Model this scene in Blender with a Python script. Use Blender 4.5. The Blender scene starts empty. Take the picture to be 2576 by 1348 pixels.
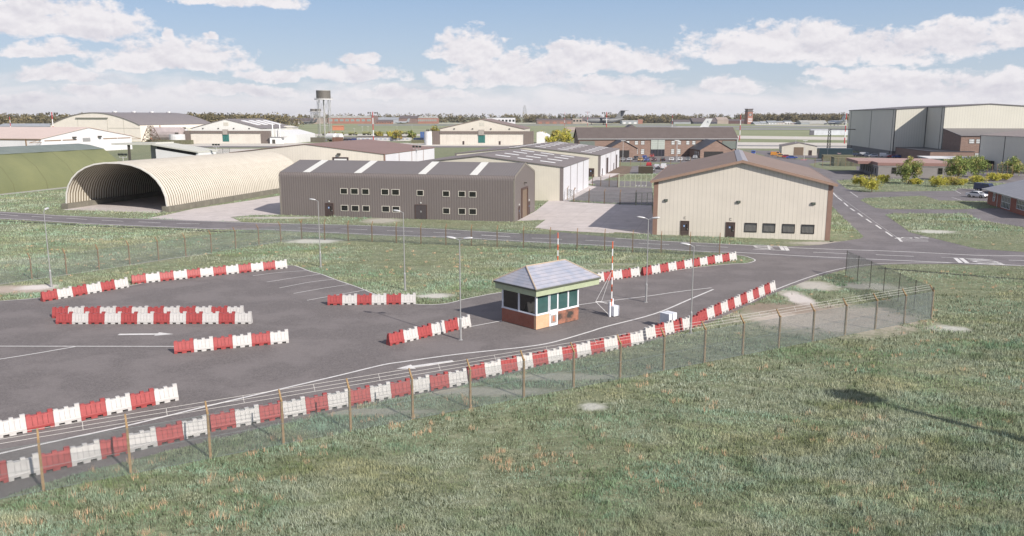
import bpy, bmesh, math, random
import numpy as np
from mathutils import Vector, Matrix
from mathutils.geometry import tessellate_polygon
random.seed(7); rng = np.random.default_rng(11)
PI = math.pi; rad = math.radians
sc = bpy.context.scene; COL = sc.collection
# ---------------------------------------------------------------- survey helpers (picture point -> ground point, used once to place things)
F = 2070.; CX, CY = 1288., 674.; HZN = 291.; CAMH = 17.5
PIT = math.atan((CY-HZN)/F); cP, sP = math.cos(PIT), math.sin(PIT)
RG = {'a':(0,400,.3115),'b':(600,300,.3115),'c':(1200,400,.3115),'d':(1900,400,.3115),'e':(2500,380,.3115),'f':(3027,380,.3115),
'g':(200,520,.3494),'h':(1000,560,.428),'i':(2300,520,.3494),'j':(3027,700,.3115),'k':(1750,850,.3338),'l':(0,900,.4302),'m':(0,1400,.3932),
'n':(2800,850,.408),'o':(1400,1120,.3115),'p':(2100,900,.3309),'q':(900,1200,.3115),'s':(2200,600,.2336),'t':(0,700,.3115),'D':(0,0,1.48564),'z':(1140,400,.1943)}
def pd(r, x, y):
    a = RG[r]; return ((a[0]+x*a[2])/1.48564, (a[1]+y*a[2])/1.48564)
def G(r, x, y, z=0.):
    px, py = pd(r, x, y); u = (px-CX)/F; v = (CY-py)/F
    d = (u, cP+v*sP, -sP+v*cP); t = (z-CAMH)/d[2]
    return Vector((d[0]*t, d[1]*t, z))
def HT(p, r, y):
    v = (CY-pd(r,0,y)[1])/F
    return CAMH + p[1]*(-sP+v*cP)/(cP+v*sP)
def atY(r, x, Y):            # x of a thing standing at depth Y
    px, _ = pd(r, x, 0); return (px-CX)/F*(Y*cP+10*sP)
GRID = rad(-14)
# ---------------------------------------------------------------- materials
def nn(nt, t, **k):
    n = nt.nodes.new(t)
    for a, b in k.items(): setattr(n, a, b)
    return n
def mth(nt, op, a, b=None, c=None, clamp=False):
    n = nt.nodes.new('ShaderNodeMath'); n.operation = op; n.use_clamp = clamp
    for i, v in enumerate((a, b, c)):
        if v is None: continue
        if isinstance(v, (int, float)): n.inputs[i].default_value = v
        else: nt.links.new(v, n.inputs[i])
    return n.outputs[0]
def mixc(nt, f, a, b, mode='MIX'):
    n = nt.nodes.new('ShaderNodeMix'); n.data_type = 'RGBA'; n.blend_type = mode; n.clamp_factor = True
    for s, v in ((n.inputs[0], f), (n.inputs[6], a), (n.inputs[7], b)):
        if isinstance(v, (int, float)): s.default_value = v
        elif isinstance(v, (tuple, list)): s.default_value = (*v[:3], 1)
        else: nt.links.new(v, s)
    return n.outputs[2]
def ramp(nt, f, lo, hi):
    return mth(nt, 'SMOOTHSTEP' if False else 'MULTIPLY_ADD', mth(nt,'SUBTRACT',f,lo), 1/(hi-lo), 0., True)
def noise(nt, vec, scale, detail=4, rough=.55, dist=0):
    n = nt.nodes.new('ShaderNodeTexNoise'); n.inputs['Scale'].default_value = scale; n.inputs['Detail'].default_value = detail
    n.inputs['Roughness'].default_value = rough; n.inputs['Distortion'].default_value = dist
    if vec is not None: nt.links.new(vec, n.inputs['Vector'])
    return n.outputs['Fac']
MATS = {}
def newmat(name):
    m = bpy.data.materials.new(name); m.use_nodes = True; nt = m.node_tree
    return m, nt, nt.nodes['Principled BSDF']
def mat(name, col, rough=.6, var=.12, scale=1.5, metal=0., stripe=None, sdark=.8, sbump=.3, col2=None, fine=0., alpha=None, spec=.5, streak=0.):
    """plain procedural material; stripe=(axis,period,duty)"""
    if name in MATS: return MATS[name]
    m, nt, bs = newmat(name)
    tc = nn(nt, 'ShaderNodeTexCoord'); v = tc.outputs['Object']
    c2 = col2 or tuple(c*(1-var) for c in col)
    f = noise(nt, v, scale, 5, .6)
    f = ramp(nt, f, .35, .68)
    out = mixc(nt, f, col, c2)
    sx = nn(nt, 'ShaderNodeSeparateXYZ'); nt.links.new(v, sx.inputs[0])
    if streak:
        cm = nn(nt,'ShaderNodeCombineXYZ'); nt.links.new(mth(nt,'MULTIPLY',mth(nt,'ADD',sx.outputs[0],sx.outputs[1]),1.0),cm.inputs[0]); nt.links.new(mth(nt,'MULTIPLY',sx.outputs[2],.07),cm.inputs[2])
        out = mixc(nt, mth(nt,'MULTIPLY',ramp(nt,noise(nt,cm.outputs[0],1.3,5,.7),.5,.8),streak), out, tuple(c*.55 for c in col))
    if fine:
        out = mixc(nt, mth(nt,'MULTIPLY',ramp(nt,noise(nt,v,30,2,.6),.4,.65),fine), out, tuple(c*.5 for c in col))
    h = None
    if stripe:
        ax, per, duty = stripe
        if ax == 'xy': s = mth(nt,'ADD',sx.outputs[0],sx.outputs[1])
        else: s = sx.outputs['xyz'.index(ax)]
        fr = mth(nt,'FRACT',mth(nt,'DIVIDE',s,per))
        h = mth(nt,'LESS_THAN',fr,duty)
        tri = mth(nt,'ABSOLUTE',mth(nt,'SUBTRACT',fr,.5))
        out = mixc(nt, h, out, tuple(c*sdark for c in col))
        if sbump > 0:
            b = nn(nt,'ShaderNodeBump'); b.inputs['Strength'].default_value = sbump; b.inputs['Distance'].default_value = .05
            nt.links.new(tri, b.inputs['Height']); nt.links.new(b.outputs[0], bs.inputs['Normal'])
    nt.links.new(out, bs.inputs['Base Color'])
    bs.inputs['Roughness'].default_value = rough; bs.inputs['Metallic'].default_value = metal
    bs.inputs['Specular IOR Level'].default_value = spec
    MATS[name] = m; return m
def brickmat(name, c1, c2, mortar, stain=None, scale=1., patch=None):
    if name in MATS: return MATS[name]
    m, nt, bs = newmat(name)
    tc = nn(nt,'ShaderNodeTexCoord'); sx = nn(nt,'ShaderNodeSeparateXYZ'); nt.links.new(tc.outputs['Object'], sx.inputs[0])
    cm = nn(nt,'ShaderNodeCombineXYZ'); nt.links.new(mth(nt,'ADD',sx.outputs[0],sx.outputs[1]), cm.inputs[0]); nt.links.new(sx.outputs[2], cm.inputs[1])
    b = nn(nt,'ShaderNodeTexBrick'); nt.links.new(cm.outputs[0], b.inputs['Vector'])
    for k, c in (('Color1',c1),('Color2',c2),('Mortar',mortar)): b.inputs[k].default_value = (*c,1)
    b.inputs['Scale'].default_value = 1; b.inputs['Brick Width'].default_value = .225*scale; b.inputs['Row Height'].default_value = .075*scale
    b.inputs['Mortar Size'].default_value = .007*scale; b.inputs['Bias'].default_value = -.2
    n = noise(nt, tc.outputs['Object'], .9, 6, .65)
    out = mixc(nt, mth(nt,'MULTIPLY',ramp(nt,n,.4,.7),.35), b.outputs['Color'], tuple(x*.55 for x in c1))
    if stain: out = mixc(nt, ramp(nt, noise(nt, tc.outputs['Object'], .8, 4, .6), .46, .62), out, stain)
    nt.links.new(out, bs.inputs['Base Color']); bs.inputs['Roughness'].default_value = .85
    MATS[name] = m; return m
def glass(name='dark_window_glass', col=(.02,.022,.02), rough=.12, spec=.6):
    return mat(name, col, rough, .3, .7, spec=spec)
# ---------------------------------------------------------------- mesh builder
SPLIT = {'corner_trim','corner_post','door_gantry','cheek_wall','leg','seam_trim','gate_post','flue','window_sill','support','fascia_beam','porch_edge','roof_edge','door_seam'}
class MB:
    def __init__(s): s.v = []; s.f = []
    def quad(s, *p):
        n = len(s.v); s.v += [tuple(q) for q in p]; s.f.append(tuple(range(n, n+len(p)))); return s
    def box(s, x0, x1, y0, y1, z0, z1):
        n = len(s.v)
        s.v += [(x0,y0,z0),(x1,y0,z0),(x1,y1,z0),(x0,y1,z0),(x0,y0,z1),(x1,y0,z1),(x1,y1,z1),(x0,y1,z1)]
        s.f += [tuple(n+i for i in q) for q in ((3,2,1,0),(4,5,6,7),(0,1,5,4),(1,2,6,5),(2,3,7,6),(3,0,4,7))]; return s
    def tube(s, a, b, r0, r1=None, n=8, cap=True):
        r1 = r0 if r1 is None else r1; a, b = Vector(a), Vector(b); d = (b-a)
        if d.length < 1e-6: return s
        d.normalize(); u = d.orthogonal().normalized(); w = d.cross(u); k = len(s.v)
        for c, r in ((a,r0),(b,r1)):
            for i in range(n):
                t = 2*PI*i/n; s.v.append(tuple(c+u*math.cos(t)*r+w*math.sin(t)*r))
        for i in range(n):
            j = (i+1) % n; s.f.append((k+i, k+j, k+n+j, k+n+i))
        if cap: s.f += [tuple(k+i for i in reversed(range(n))), tuple(k+n+i for i in range(n))]
        return s
    def prism(s, prof, axis, a0, a1):
        """profile (2D list) extruded along axis from a0 to a1; axis x: prof=(y,z); y: prof=(x,z); z: prof=(x,y)"""
        k = len(s.v); n = len(prof)
        for a in (a0, a1):
            for p, q in prof:
                s.v.append({'x':(a,p,q),'y':(p,a,q),'z':(p,q,a)}[axis])
        for i in range(n):
            j = (i+1) % n; s.f.append((k+i, k+j, k+n+j, k+n+i))
        s.f += [tuple(k+i for i in reversed(range(n))), tuple(k+n+i for i in range(n))]
        return s
    def ell(s, c, r, nu=12, nv=8):
        k = len(s.v)
        for j in range(nv+1):
            ph = PI*j/nv
            for i in range(nu):
                t = 2*PI*i/nu; s.v.append((c[0]+r[0]*math.sin(ph)*math.cos(t), c[1]+r[1]*math.sin(ph)*math.sin(t), c[2]+r[2]*math.cos(ph)))
        for j in range(nv):
            for i in range(nu):
                q = (i+1) % nu; s.f.append((k+j*nu+i, k+(j+1)*nu+i, k+(j+1)*nu+q, k+j*nu+q))
        return s
    def build(s, name, m, parent=None, smooth=False, bevel=0, loc=None):
        if name in SPLIT:
            par = list(range(len(s.v)))
            def fd(i):
                while par[i] != i: par[i] = par[par[i]]; i = par[i]
                return i
            for f in s.f:
                for q in f[1:]: par[fd(q)] = fd(f[0])
            gr = {}
            for f in s.f: gr.setdefault(fd(f[0]), []).append(f)
            if len(gr) > 1:
                for fs in gr.values():
                    ids = sorted({i for f in fs for i in f}); mp = {i:k for k,i in enumerate(ids)}; q = MB(); q.v = [s.v[i] for i in ids]; q.f = [tuple(mp[i] for i in f) for f in fs]
                    o = q.build1(name, m, parent, smooth, bevel, loc)
                return o
        return s.build1(name, m, parent, smooth, bevel, loc)
    def build1(s, name, m, parent=None, smooth=False, bevel=0, loc=None):
        me = bpy.data.meshes.new(name); me.from_pydata(s.v, [], s.f); me.materials.append(m)
        bm = bmesh.new(); bm.from_mesh(me); bmesh.ops.recalc_face_normals(bm, faces=bm.faces)
        if bevel: bmesh.ops.bevel(bm, geom=[e for e in bm.edges if e.is_manifold and e.calc_face_angle(0) > .5], offset=bevel, segments=2, affect='EDGES', profile=.5)
        bm.to_mesh(me); bm.free()
        if smooth: me.polygons.foreach_set('use_smooth', [True]*len(me.polygons))
        o = bpy.data.objects.new(name, me); COL.objects.link(o); o.parent = parent
        if loc is not None: o.location = loc
        return o
def npmesh(name, V, Fc, m, parent=None, tone=None):
    """V (n,3), Fc (k,3 or 4)"""
    me = bpy.data.meshes.new(name); k, w = Fc.shape
    me.vertices.add(len(V)); me.vertices.foreach_set('co', V.astype(np.float32).ravel())
    me.loops.add(k*w); me.loops.foreach_set('vertex_index', Fc.astype(np.int32).ravel())
    me.polygons.add(k); me.polygons.foreach_set('loop_start', np.arange(0,k*w,w,dtype=np.int32)); me.polygons.foreach_set('loop_total', np.full(k,w,dtype=np.int32))
    if tone is not None:
        at = me.attributes.new('tone','FLOAT','FACE'); at.data.foreach_set('value', tone.astype(np.float32))
    me.materials.append(m); me.update(); me.validate()
    o = bpy.data.objects.new(name, me); COL.objects.link(o); o.parent = parent; return o
def tag(o, label=None, cat=None, group=None, kind=None):
    if label: o['label'] = label
    if cat: o['category'] = cat
    if group: o['group'] = group
    if kind: o['kind'] = kind
    return o
def empty(name, loc, rz=0, label=None, cat=None, group=None):
    o = bpy.data.objects.new(name, None); COL.objects.link(o); o.location = loc; o.rotation_euler = (0,0,rz); o.empty_display_size = .3
    return tag(o, label, cat, group)
CH = {}
def copy_tree(o, parent=None):
    kids = [c for c in bpy.data.objects if c.parent == o] if o.name not in CH else CH[o.name]
    CH[o.name] = kids
    c = o.copy(); COL.objects.link(c); c.parent = parent
    for k in kids: copy_tree(k, c)
    return c
POLYS = []
def flat(name, pts, z, m, kind='structure', label=None, cat=None, parent=None):
    if parent is None and name != 'ground': POLYS.append((z, name, [(p[0],p[1]) for p in pts]))
    vs = [Vector((p[0],p[1],0)) for p in pts]
    tris = tessellate_polygon([vs])
    me = bpy.data.meshes.new(name); me.from_pydata([(p.x,p.y,z) for p in vs], [], [tuple(t) for t in tris]); 
    bm = bmesh.new(); bm.from_mesh(me); 
    for f in bm.faces:
        if f.normal.z < 0: f.normal_flip()
    bm.to_mesh(me); bm.free(); me.materials.append(m)
    o = bpy.data.objects.new(name, me); COL.objects.link(o); o.parent = parent
    if kind: o['kind'] = kind
    return o
def strip(mb, pts, w, z):
    P = [Vector((p[0],p[1])) for p in pts]
    L, R = [], []
    for i, p in enumerate(P):
        a = P[max(i-1,0)]; b = P[min(i+1,len(P)-1)]; d = (b-a).normalized(); n = Vector((-d.y,d.x))*w/2
        L.append(p+n); R.append(p-n)
    for i in range(len(P)-1):
        mb.quad((R[i].x,R[i].y,z),(R[i+1].x,R[i+1].y,z),(L[i+1].x,L[i+1].y,z),(L[i].x,L[i].y,z))
def smooth_pts(pts, n=5):
    P = [Vector((p[0],p[1])) for p in pts]; out = []
    for i in range(len(P)-1):
        p0 = P[max(i-1,0)]; p1 = P[i]; p2 = P[i+1]; p3 = P[min(i+2,len(P)-1)]
        for k in range(n):
            t = k/n; out.append(.5*((2*p1)+(p2-p0)*t+(2*p0-5*p1+4*p2-p3)*t*t+(3*p1-p0-3*p2+p3)*t**3))
    out.append(P[-1]); return out
# ---------------------------------------------------------------- camera, light, world
cam = bpy.data.objects.new('camera', bpy.data.cameras.new('camera')); COL.objects.link(cam)
cam.data.sensor_width = 36; cam.data.lens = F/2576*36; cam.location = (0,0,CAMH); cam.rotation_euler = (PI/2-PIT,0,0)
cam.data.clip_end = 20000; cam.data.clip_start = .5; sc.camera = cam
SUN_EL = rad(33.2); SUN_D = Vector((.667,-.745,0)).normalized()
sd = Vector((SUN_D.x*math.cos(SUN_EL), SUN_D.y*math.cos(SUN_EL), math.sin(SUN_EL)))
sl = bpy.data.lights.new('sun','SUN'); sl.energy = 3.7; sl.angle = rad(.6); sl.color = (1,.93,.84)
so = bpy.data.objects.new('sun', sl); COL.objects.link(so); so.rotation_euler = sd.to_track_quat('Z','Y').to_euler()
sc.view_settings.view_transform = 'Standard'; sc.view_settings.look = 'None'; sc.view_settings.exposure = 0.78; sc.view_settings.gamma = 1
w = bpy.data.worlds.new('World'); sc.world = w; w.use_nodes = True; nt = w.node_tree
bg = nt.nodes['Background']; bg.inputs['Strength'].default_value = .1
sky = nn(nt,'ShaderNodeTexSky'); sky.sky_type = 'NISHITA'; sky.sun_disc = False; sky.sun_elevation = SUN_EL
sky.sun_rotation = math.atan2(SUN_D.x, SUN_D.y); sky.air_density = 1.0; sky.dust_density = .6; sky.ozone_density = 1.5
tc = nn(nt,'ShaderNodeTexCoord'); sx = nn(nt,'ShaderNodeSeparateXYZ'); nt.links.new(tc.outputs['Generated'], sx.inputs[0])
az = mth(nt,'ARCTAN2',sx.outputs[0],sx.outputs[1]); el = mth(nt,'ARCSINE',sx.outputs[2])
cv = nn(nt,'ShaderNodeCombineXYZ'); nt.links.new(az,cv.inputs[0]); nt.links.new(mth(nt,'MULTIPLY',el,1.5),cv.inputs[1])
cv2 = nn(nt,'ShaderNodeCombineXYZ'); nt.links.new(az,cv2.inputs[0]); nt.links.new(mth(nt,'MULTIPLY',el,3.6),cv2.inputs[1]); cv2.inputs[2].default_value = 3.1
def azel(x, y):
    u = (x-CX)/F; v = (CY-y)/F; d = Vector((u, cP+v*sP, -sP+v*cP)).normalized()
    return math.atan2(d.x,d.y), math.asin(d.z)
CL = [(110,72,215,90,22),(590,2,175,50,16),(125,138,95,30,10),(165,192,95,26,10),(440,170,195,75,14),(880,190,150,36,14),(690,190,85,18,12),(905,145,60,16,8),
(1170,140,115,65,12),(1290,200,190,75,20),(1405,112,50,18,10),(1480,165,125,70,20),(1640,160,85,45,16),
(1950,135,215,80,22),(2180,135,210,55,25),(2400,110,120,50,20),(2545,100,60,55,10),(1560,222,150,34,20),(1840,222,95,26,16),(2270,210,200,40,22),(2520,235,120,50,20),
(510,95,20,12,6),(40,250,120,20,14),(250,232,120,20,14),(600,235,160,26,14),(1050,240,170,26,14),(2080,185,50,20,10),(400,90,16,24,10)]
dzx = noise(nt, cv.outputs[0], 11, 6, .6); cvb = nn(nt,'ShaderNodeVectorMath'); cvb.operation='ADD'; nt.links.new(cv.outputs[0],cvb.inputs[0]); cvb.inputs[1].default_value=(5.3,2.1,1.7); dzy = noise(nt, cvb.outputs[0], 14, 6, .6)
azd = mth(nt,'ADD',az,mth(nt,'MULTIPLY_ADD',dzx,.09,-.045)); eld = mth(nt,'ADD',el,mth(nt,'MULTIPLY_ADD',dzy,.036,-.018))
acc = None
for (x,y,rx,ru,rl) in CL:
    a, e = azel(x,y); rxr = rx/F; ru /= F; rl /= F
    dx = mth(nt,'MULTIPLY',mth(nt,'SUBTRACT',azd,a),1/rxr)
    t = mth(nt,'SUBTRACT',eld,e); dy = mth(nt,'MAXIMUM',mth(nt,'MULTIPLY',t,1/ru),mth(nt,'MULTIPLY',t,-1/rl))
    r2 = mth(nt,'ADD',mth(nt,'MULTIPLY',dx,dx),mth(nt,'MULTIPLY',dy,dy)); q = mth(nt,'SUBTRACT',1,r2)
    acc = q if acc is None else mth(nt,'MAXIMUM',acc,q)
acc = mth(nt,'MAXIMUM',acc,-1.)
n1 = noise(nt, cv.outputs[0], 24, 9, .62, .25); n2 = noise(nt, cv2.outputs[0], 9, 8, .6, .3); n3 = noise(nt, cv.outputs[0], 70, 6, .6)
dens = mth(nt,'ADD',mth(nt,'MULTIPLY_ADD',acc,1.0,.1),mth(nt,'MULTIPLY',mth(nt,'SUBTRACT',n1,.5),2.7))
dens = mth(nt,'ADD',dens,mth(nt,'MULTIPLY',mth(nt,'SUBTRACT',n3,.5),2.0))
aC = ramp(nt,dens,.0,.55)
band = mth(nt,'SUBTRACT',1,ramp(nt,el,azel(CX,272)[1],azel(CX,165)[1]))
bandw = ramp(nt, el, azel(CX,60)[1], 1.2)   # high sky outside the view: unseen cloud, cover and brightness set as shadow fill
densB = mth(nt,'ADD',mth(nt,'MULTIPLY_ADD',band,1.45,-.66),mth(nt,'MULTIPLY',mth(nt,'SUBTRACT',n2,.5),2.6))
aB = ramp(nt,densB,-.12,.5)
densH = mth(nt,'ADD',mth(nt,'MULTIPLY_ADD',bandw,.3,-.05),mth(nt,'MULTIPLY',mth(nt,'SUBTRACT',noise(nt,tc.outputs['Generated'],3.2,7,.6),.5),3))
aH = ramp(nt,densH,0,.5)
aH = mth(nt,'MULTIPLY',aH,ramp(nt,el,azel(CX,-60)[1],azel(CX,-260)[1]))
alpha = mth(nt,'MAXIMUM',mth(nt,'MAXIMUM',aC,mth(nt,'MULTIPLY',aB,.92)),aH,None,True)
cvs = nn(nt,'ShaderNodeVectorMath'); cvs.operation='ADD'; nt.links.new(cv.outputs[0],cvs.inputs[0]); cvs.inputs[1].default_value=(.004,.016,0)
n1u = noise(nt, cvs.outputs[0], 24, 9, .62, .25); cvs2 = nn(nt,'ShaderNodeVectorMath'); cvs2.operation='ADD'; nt.links.new(cv.outputs[0],cvs2.inputs[0]); cvs2.inputs[1].default_value=(.002,.006,0); n3u = noise(nt, cvs2.outputs[0], 70, 6, .6)
emb = mth(nt,'ADD',mth(nt,'MULTIPLY',mth(nt,'SUBTRACT',n1u,n1),2.6),mth(nt,'MULTIPLY',mth(nt,'SUBTRACT',n3u,n3),1.3))
cs = ramp(nt, mth(nt,'ADD',mth(nt,'ADD',mth(nt,'MULTIPLY',dens,.28),mth(nt,'MULTIPLY',n2,.5)),emb), .2, 1.1)
cloudc = mixc(nt, cs, (5.2,5.05,5.2), (4.1,4.0,4.35))
skyc = mixc(nt, 1., sky.outputs[0], (.53,.535,.66), 'MULTIPLY')
skyg = mixc(nt, ramp(nt,el,azel(CX,0)[1],azel(CX,215)[1]), (2.15,3.0,4.15), (3.3,3.85,4.45))
skyc = mixc(nt, mth(nt,'MULTIPLY',mth(nt,'SUBTRACT',1,ramp(nt,el,azel(CX,-40)[1],azel(CX,-500)[1])),.8), skyc, skyg)
# far cloud veil near the horizon
veil = mth(nt,'SUBTRACT',1,ramp(nt,el,azel(CX,291)[1],azel(CX,215)[1]))
skyc = mixc(nt, mth(nt,'MULTIPLY',veil,.85), skyc, (5.0,4.85,5.0))
cloudc = mixc(nt, ramp(nt,el,azel(CX,-60)[1],azel(CX,-300)[1]), cloudc, (5.4,5.1,5.0))
fin = mixc(nt, alpha, skyc, cloudc)
nt.links.new(fin, bg.inputs['Color'])
# ---------------------------------------------------------------- shared materials
white_paint = mat('road_paint', (.70,.69,.68), .7, .25, 3, fine=.25)
def asphalt(name, c=(.075,.07,.072), gr=1.):
    if name in MATS: return MATS[name]
    m, nt, bs = newmat(name); tc = nn(nt,'ShaderNodeTexCoord'); v = tc.outputs['Object']
    f1 = noise(nt,v,14,3,.7); f2 = noise(nt,v,.22,5,.6); f3 = noise(nt,v,3.2,5,.75,.6)
    mp = nn(nt,'ShaderNodeMapping'); mp.inputs['Rotation'].default_value=(0,0,GRID); mp.inputs['Scale'].default_value=(.06,.9,1); nt.links.new(v,mp.inputs[0])
    f4 = noise(nt,mp.outputs[0],1.2,4,.6)
    f6 = noise(nt,v,5.5,2,.8)
    o = mixc(nt, ramp(nt,f1,.36,.64), tuple(x*.55 for x in c), tuple(x*1.42 for x in c))
    o = mixc(nt, mth(nt,'MULTIPLY',ramp(nt,f6,.44,.56),.7), o, tuple(x*.62 for x in c))
    o = mixc(nt, mth(nt,'MULTIPLY',ramp(nt,noise(nt,v,2.1,3,.8),.52,.62),.35), o, tuple(x*1.35 for x in c))
    o = mixc(nt, mth(nt,'MULTIPLY',ramp(nt,f3,.35,.7),.45), o, tuple(x*.72 for x in c))
    o = mixc(nt, mth(nt,'MULTIPLY',ramp(nt,f2,.46,.58),.5), o, tuple(x*1.22 for x in c))
    o = mixc(nt, mth(nt,'MULTIPLY',ramp(nt,f4,.55,.72),.3), o, tuple(x*.7 for x in c))
    nt.links.new(o, bs.inputs['Base Color']); bs.inputs['Roughness'].default_value = .9
    b = nn(nt,'ShaderNodeBump'); b.inputs['Strength'].default_value = .5; b.inputs['Distance'].default_value = .03; nt.links.new(noise(nt,v,9,4,.7), b.inputs['Height']); nt.links.new(b.outputs[0], bs.inputs['Normal'])
    MATS[name] = m; return m
ASPH = asphalt('asphalt', (.162,.146,.144)); ASPH2 = asphalt('main_road_asphalt', (.160,.147,.153))
def concrete(name, c=(.52,.475,.46)):
    if name in MATS: return MATS[name]
    m, nt, bs = newmat(name); tc = nn(nt,'ShaderNodeTexCoord'); v = tc.outputs['Object']
    mp = nn(nt,'ShaderNodeMapping'); mp.inputs['Rotation'].default_value = (0,0,-GRID); nt.links.new(v, mp.inputs[0])
    sx = nn(nt,'ShaderNodeSeparateXYZ'); nt.links.new(mp.outputs[0], sx.inputs[0])
    jx = mth(nt,'LESS_THAN',mth(nt,'FRACT',mth(nt,'DIVIDE',sx.outputs[0],6)),.014); jy = mth(nt,'LESS_THAN',mth(nt,'FRACT',mth(nt,'DIVIDE',sx.outputs[1],6)),.02)
    o = mixc(nt, ramp(nt,noise(nt,v,.35,6,.65,1.),.35,.7), c, tuple(x*.78 for x in c))
    o = mixc(nt, mth(nt,'MULTIPLY',ramp(nt,noise(nt,v,8,4,.7),.5,.7),.25), o, tuple(x*.6 for x in c))
    o = mixc(nt, mth(nt,'MULTIPLY',mth(nt,'MAXIMUM',jx,jy),.45), o, tuple(x*.5 for x in c))
    nt.links.new(o, bs.inputs['Base Color']); bs.inputs['Roughness'].default_value = .85
    MATS[name] = m; return m
CONC = concrete('concrete_slabs')
FARC = concrete('taxiway_concrete', (.55,.52,.47))
# grass ground: patches of bare chalk / dirt with shapes of their own
CHALK = [  # centre px, radii m (x,y), strength, colour
 (('D',45,728),5.0,2.4,1.,(.42,.36,.31)),(('D',95,722),2.2,1.5,1.,(.62,.58,.55)),(('D',1095,744),2.0,1.2,.95,(.52,.51,.47)),(('D',1490,1023),.95,.75,.8,(.5,.5,.46)),
 (('D',2390,827),1.7,1.3,.8,(.5,.5,.46)),(('D',2070,802),8.0,5.8,1.,(.44,.39,.34)),(('D',2010,752),1.4,4.5,1.,(.56,.52,.49)),(('D',2048,718),2.6,2.6,.8,(.5,.47,.43)),
 (('D',2160,792),5.5,4.2,.9,(.40,.35,.30)),(('D',1975,775),5,2.6,.75,(.25,.2,.16)),(('D',2190,720),3.2,2.2,.75,(.45,.44,.4)),(('D',790,606),4.5,2.5,.9,(.5,.5,.46)),
 (('D',2352,583),3.5,2.2,.9,(.5,.5,.46)),(('D',2130,650),2,6,.0,(.5,.5,.46)),(('D',1380,948),6,1.0,.7,(.4,.4,.34)),(('D',1180,985),6,1.0,.7,(.42,.41,.36)),(('D',900,1035),5,.8,.6,(.42,.41,.36)),
 (('D',960,555),3.5,4,.9,(.4,.38,.34)),(('D',2105,612),7,2.,.9,(.45,.41,.37)),(('D',2530,555),5,4,.7,(.30,.27,.22)),(('D',2430,500),8,3,.5,(.22,.2,.13)),(('D',1800,455),9,6,.0,(.3,.26,.2)),
 (('D',280,1075+40),2,.6,.0,(.4,.4,.36)),(('D',700,548),9,1.6,.85,(.45,.43,.4)),(('D',1560,680),9,1.2,.5,(.42,.42,.36)),(('D',1545,665),5,1.,.3,(.42,.42,.36)),(('D',600,618),30,1.2,.0,(.4,.4,.3))]
CHALKW = [(G(*p), rx, ry, s, c) for p, rx, ry, s, c in CHALK if s > 0]
def grassmat(name='grass_ground', near=True):
    m, nt, bs = newmat(name); ge = nn(nt,'ShaderNodeNewGeometry'); v = ge.outputs['Position']
    f1 = noise(nt,v,3.0,6,.75); f2 = noise(nt,v,.13,6,.6,.4); f3 = noise(nt,v,.035,5,.6); f4 = noise(nt,v,.7,6,.7,.5)
    mp = nn(nt,'ShaderNodeMapping'); mp.inputs['Scale'].default_value=(.5,1.6,1); nt.links.new(v,mp.inputs[0]); f5 = noise(nt,mp.outputs[0],1.0,6,.75)
    o = mixc(nt, ramp(nt,f2,.38,.62), (.17,.195,.12), (.205,.225,.15))
    o = mixc(nt, mth(nt,'MULTIPLY',ramp(nt,f3,.45,.62),.6), o, (.215,.225,.14))
    o = mixc(nt, mth(nt,'MULTIPLY',ramp(nt,f4,.48,.62),.7), o, (.30,.30,.20))
    o = mixc(nt, mth(nt,'MULTIPLY',ramp(nt,f1,.45,.62),.75), o, (.12,.14,.085))
    mp3 = nn(nt,'ShaderNodeMapping'); mp3.inputs['Scale'].default_value=(.35,1.1,1); mp3.inputs['Location'].default_value=(7,3,0); nt.links.new(v,mp3.inputs[0])
    o = mixc(nt, mth(nt,'MULTIPLY',ramp(nt,noise(nt,mp3.outputs[0],.6,7,.8,.4),.5,.62),.6), o, (.10,.115,.065))
    o = mixc(nt, mth(nt,'MULTIPLY',ramp(nt,f5,.53,.66),.65), o, (.30,.315,.24))
    sep = nn(nt,'ShaderNodeSeparateXYZ'); nt.links.new(v,sep.inputs[0])
    dn = noise(nt,v,.55,5,.7); dn2 = noise(nt,v,2.5,4,.7)
    for (c, rx, ry, s, colr) in CHALKW:
        dx = mth(nt,'MULTIPLY',mth(nt,'SUBTRACT',sep.outputs[0],c.x),1/rx); dy = mth(nt,'MULTIPLY',mth(nt,'SUBTRACT',sep.outputs[1],c.y),1/ry)
        r = mth(nt,'SQRT',mth(nt,'ADD',mth(nt,'MULTIPLY',dx,dx),mth(nt,'MULTIPLY',dy,dy)))
        r = mth(nt,'ADD',r,mth(nt,'MULTIPLY_ADD',dn,1.2,-.6)); r = mth(nt,'ADD',r,mth(nt,'MULTIPLY_ADD',dn2,.8,-.4))
        o = mixc(nt, mth(nt,'MULTIPLY',mth(nt,'SUBTRACT',1,ramp(nt,r,.55,1.15)),s), o, colr)
    # far airfield: mown strips in long pale and dark streaks
    mp2 = nn(nt,'ShaderNodeMapping'); mp2.inputs['Scale'].default_value=(.004,.03,1); nt.links.new(v,mp2.inputs[0])
    ff = noise(nt,mp2.outputs[0],1.,6,.65,.3)
    far = mixc(nt, ramp(nt,ff,.4,.66), (.19,.215,.13), (.31,.32,.21))
    o = mixc(nt, ramp(nt,sep.outputs[1],400,620), o, far)
    nt.links.new(o, bs.inputs['Base Color']); bs.inputs['Roughness'].default_value = 1; bs.inputs['Specular IOR Level'].default_value = .1
    b = nn(nt,'ShaderNodeBump'); b.inputs['Strength'].default_value = .9; b.inputs['Distance'].default_value = .12; nt.links.new(mth(nt,'ADD',f1,f4), b.inputs['Height']); nt.links.new(b.outputs[0], bs.inputs['Normal'])
    return m
GRASS = grassmat()
flat('ground', [(-7000,-300),(7000,-300),(7000,9000),(-7000,9000)], 0, GRASS)
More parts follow.
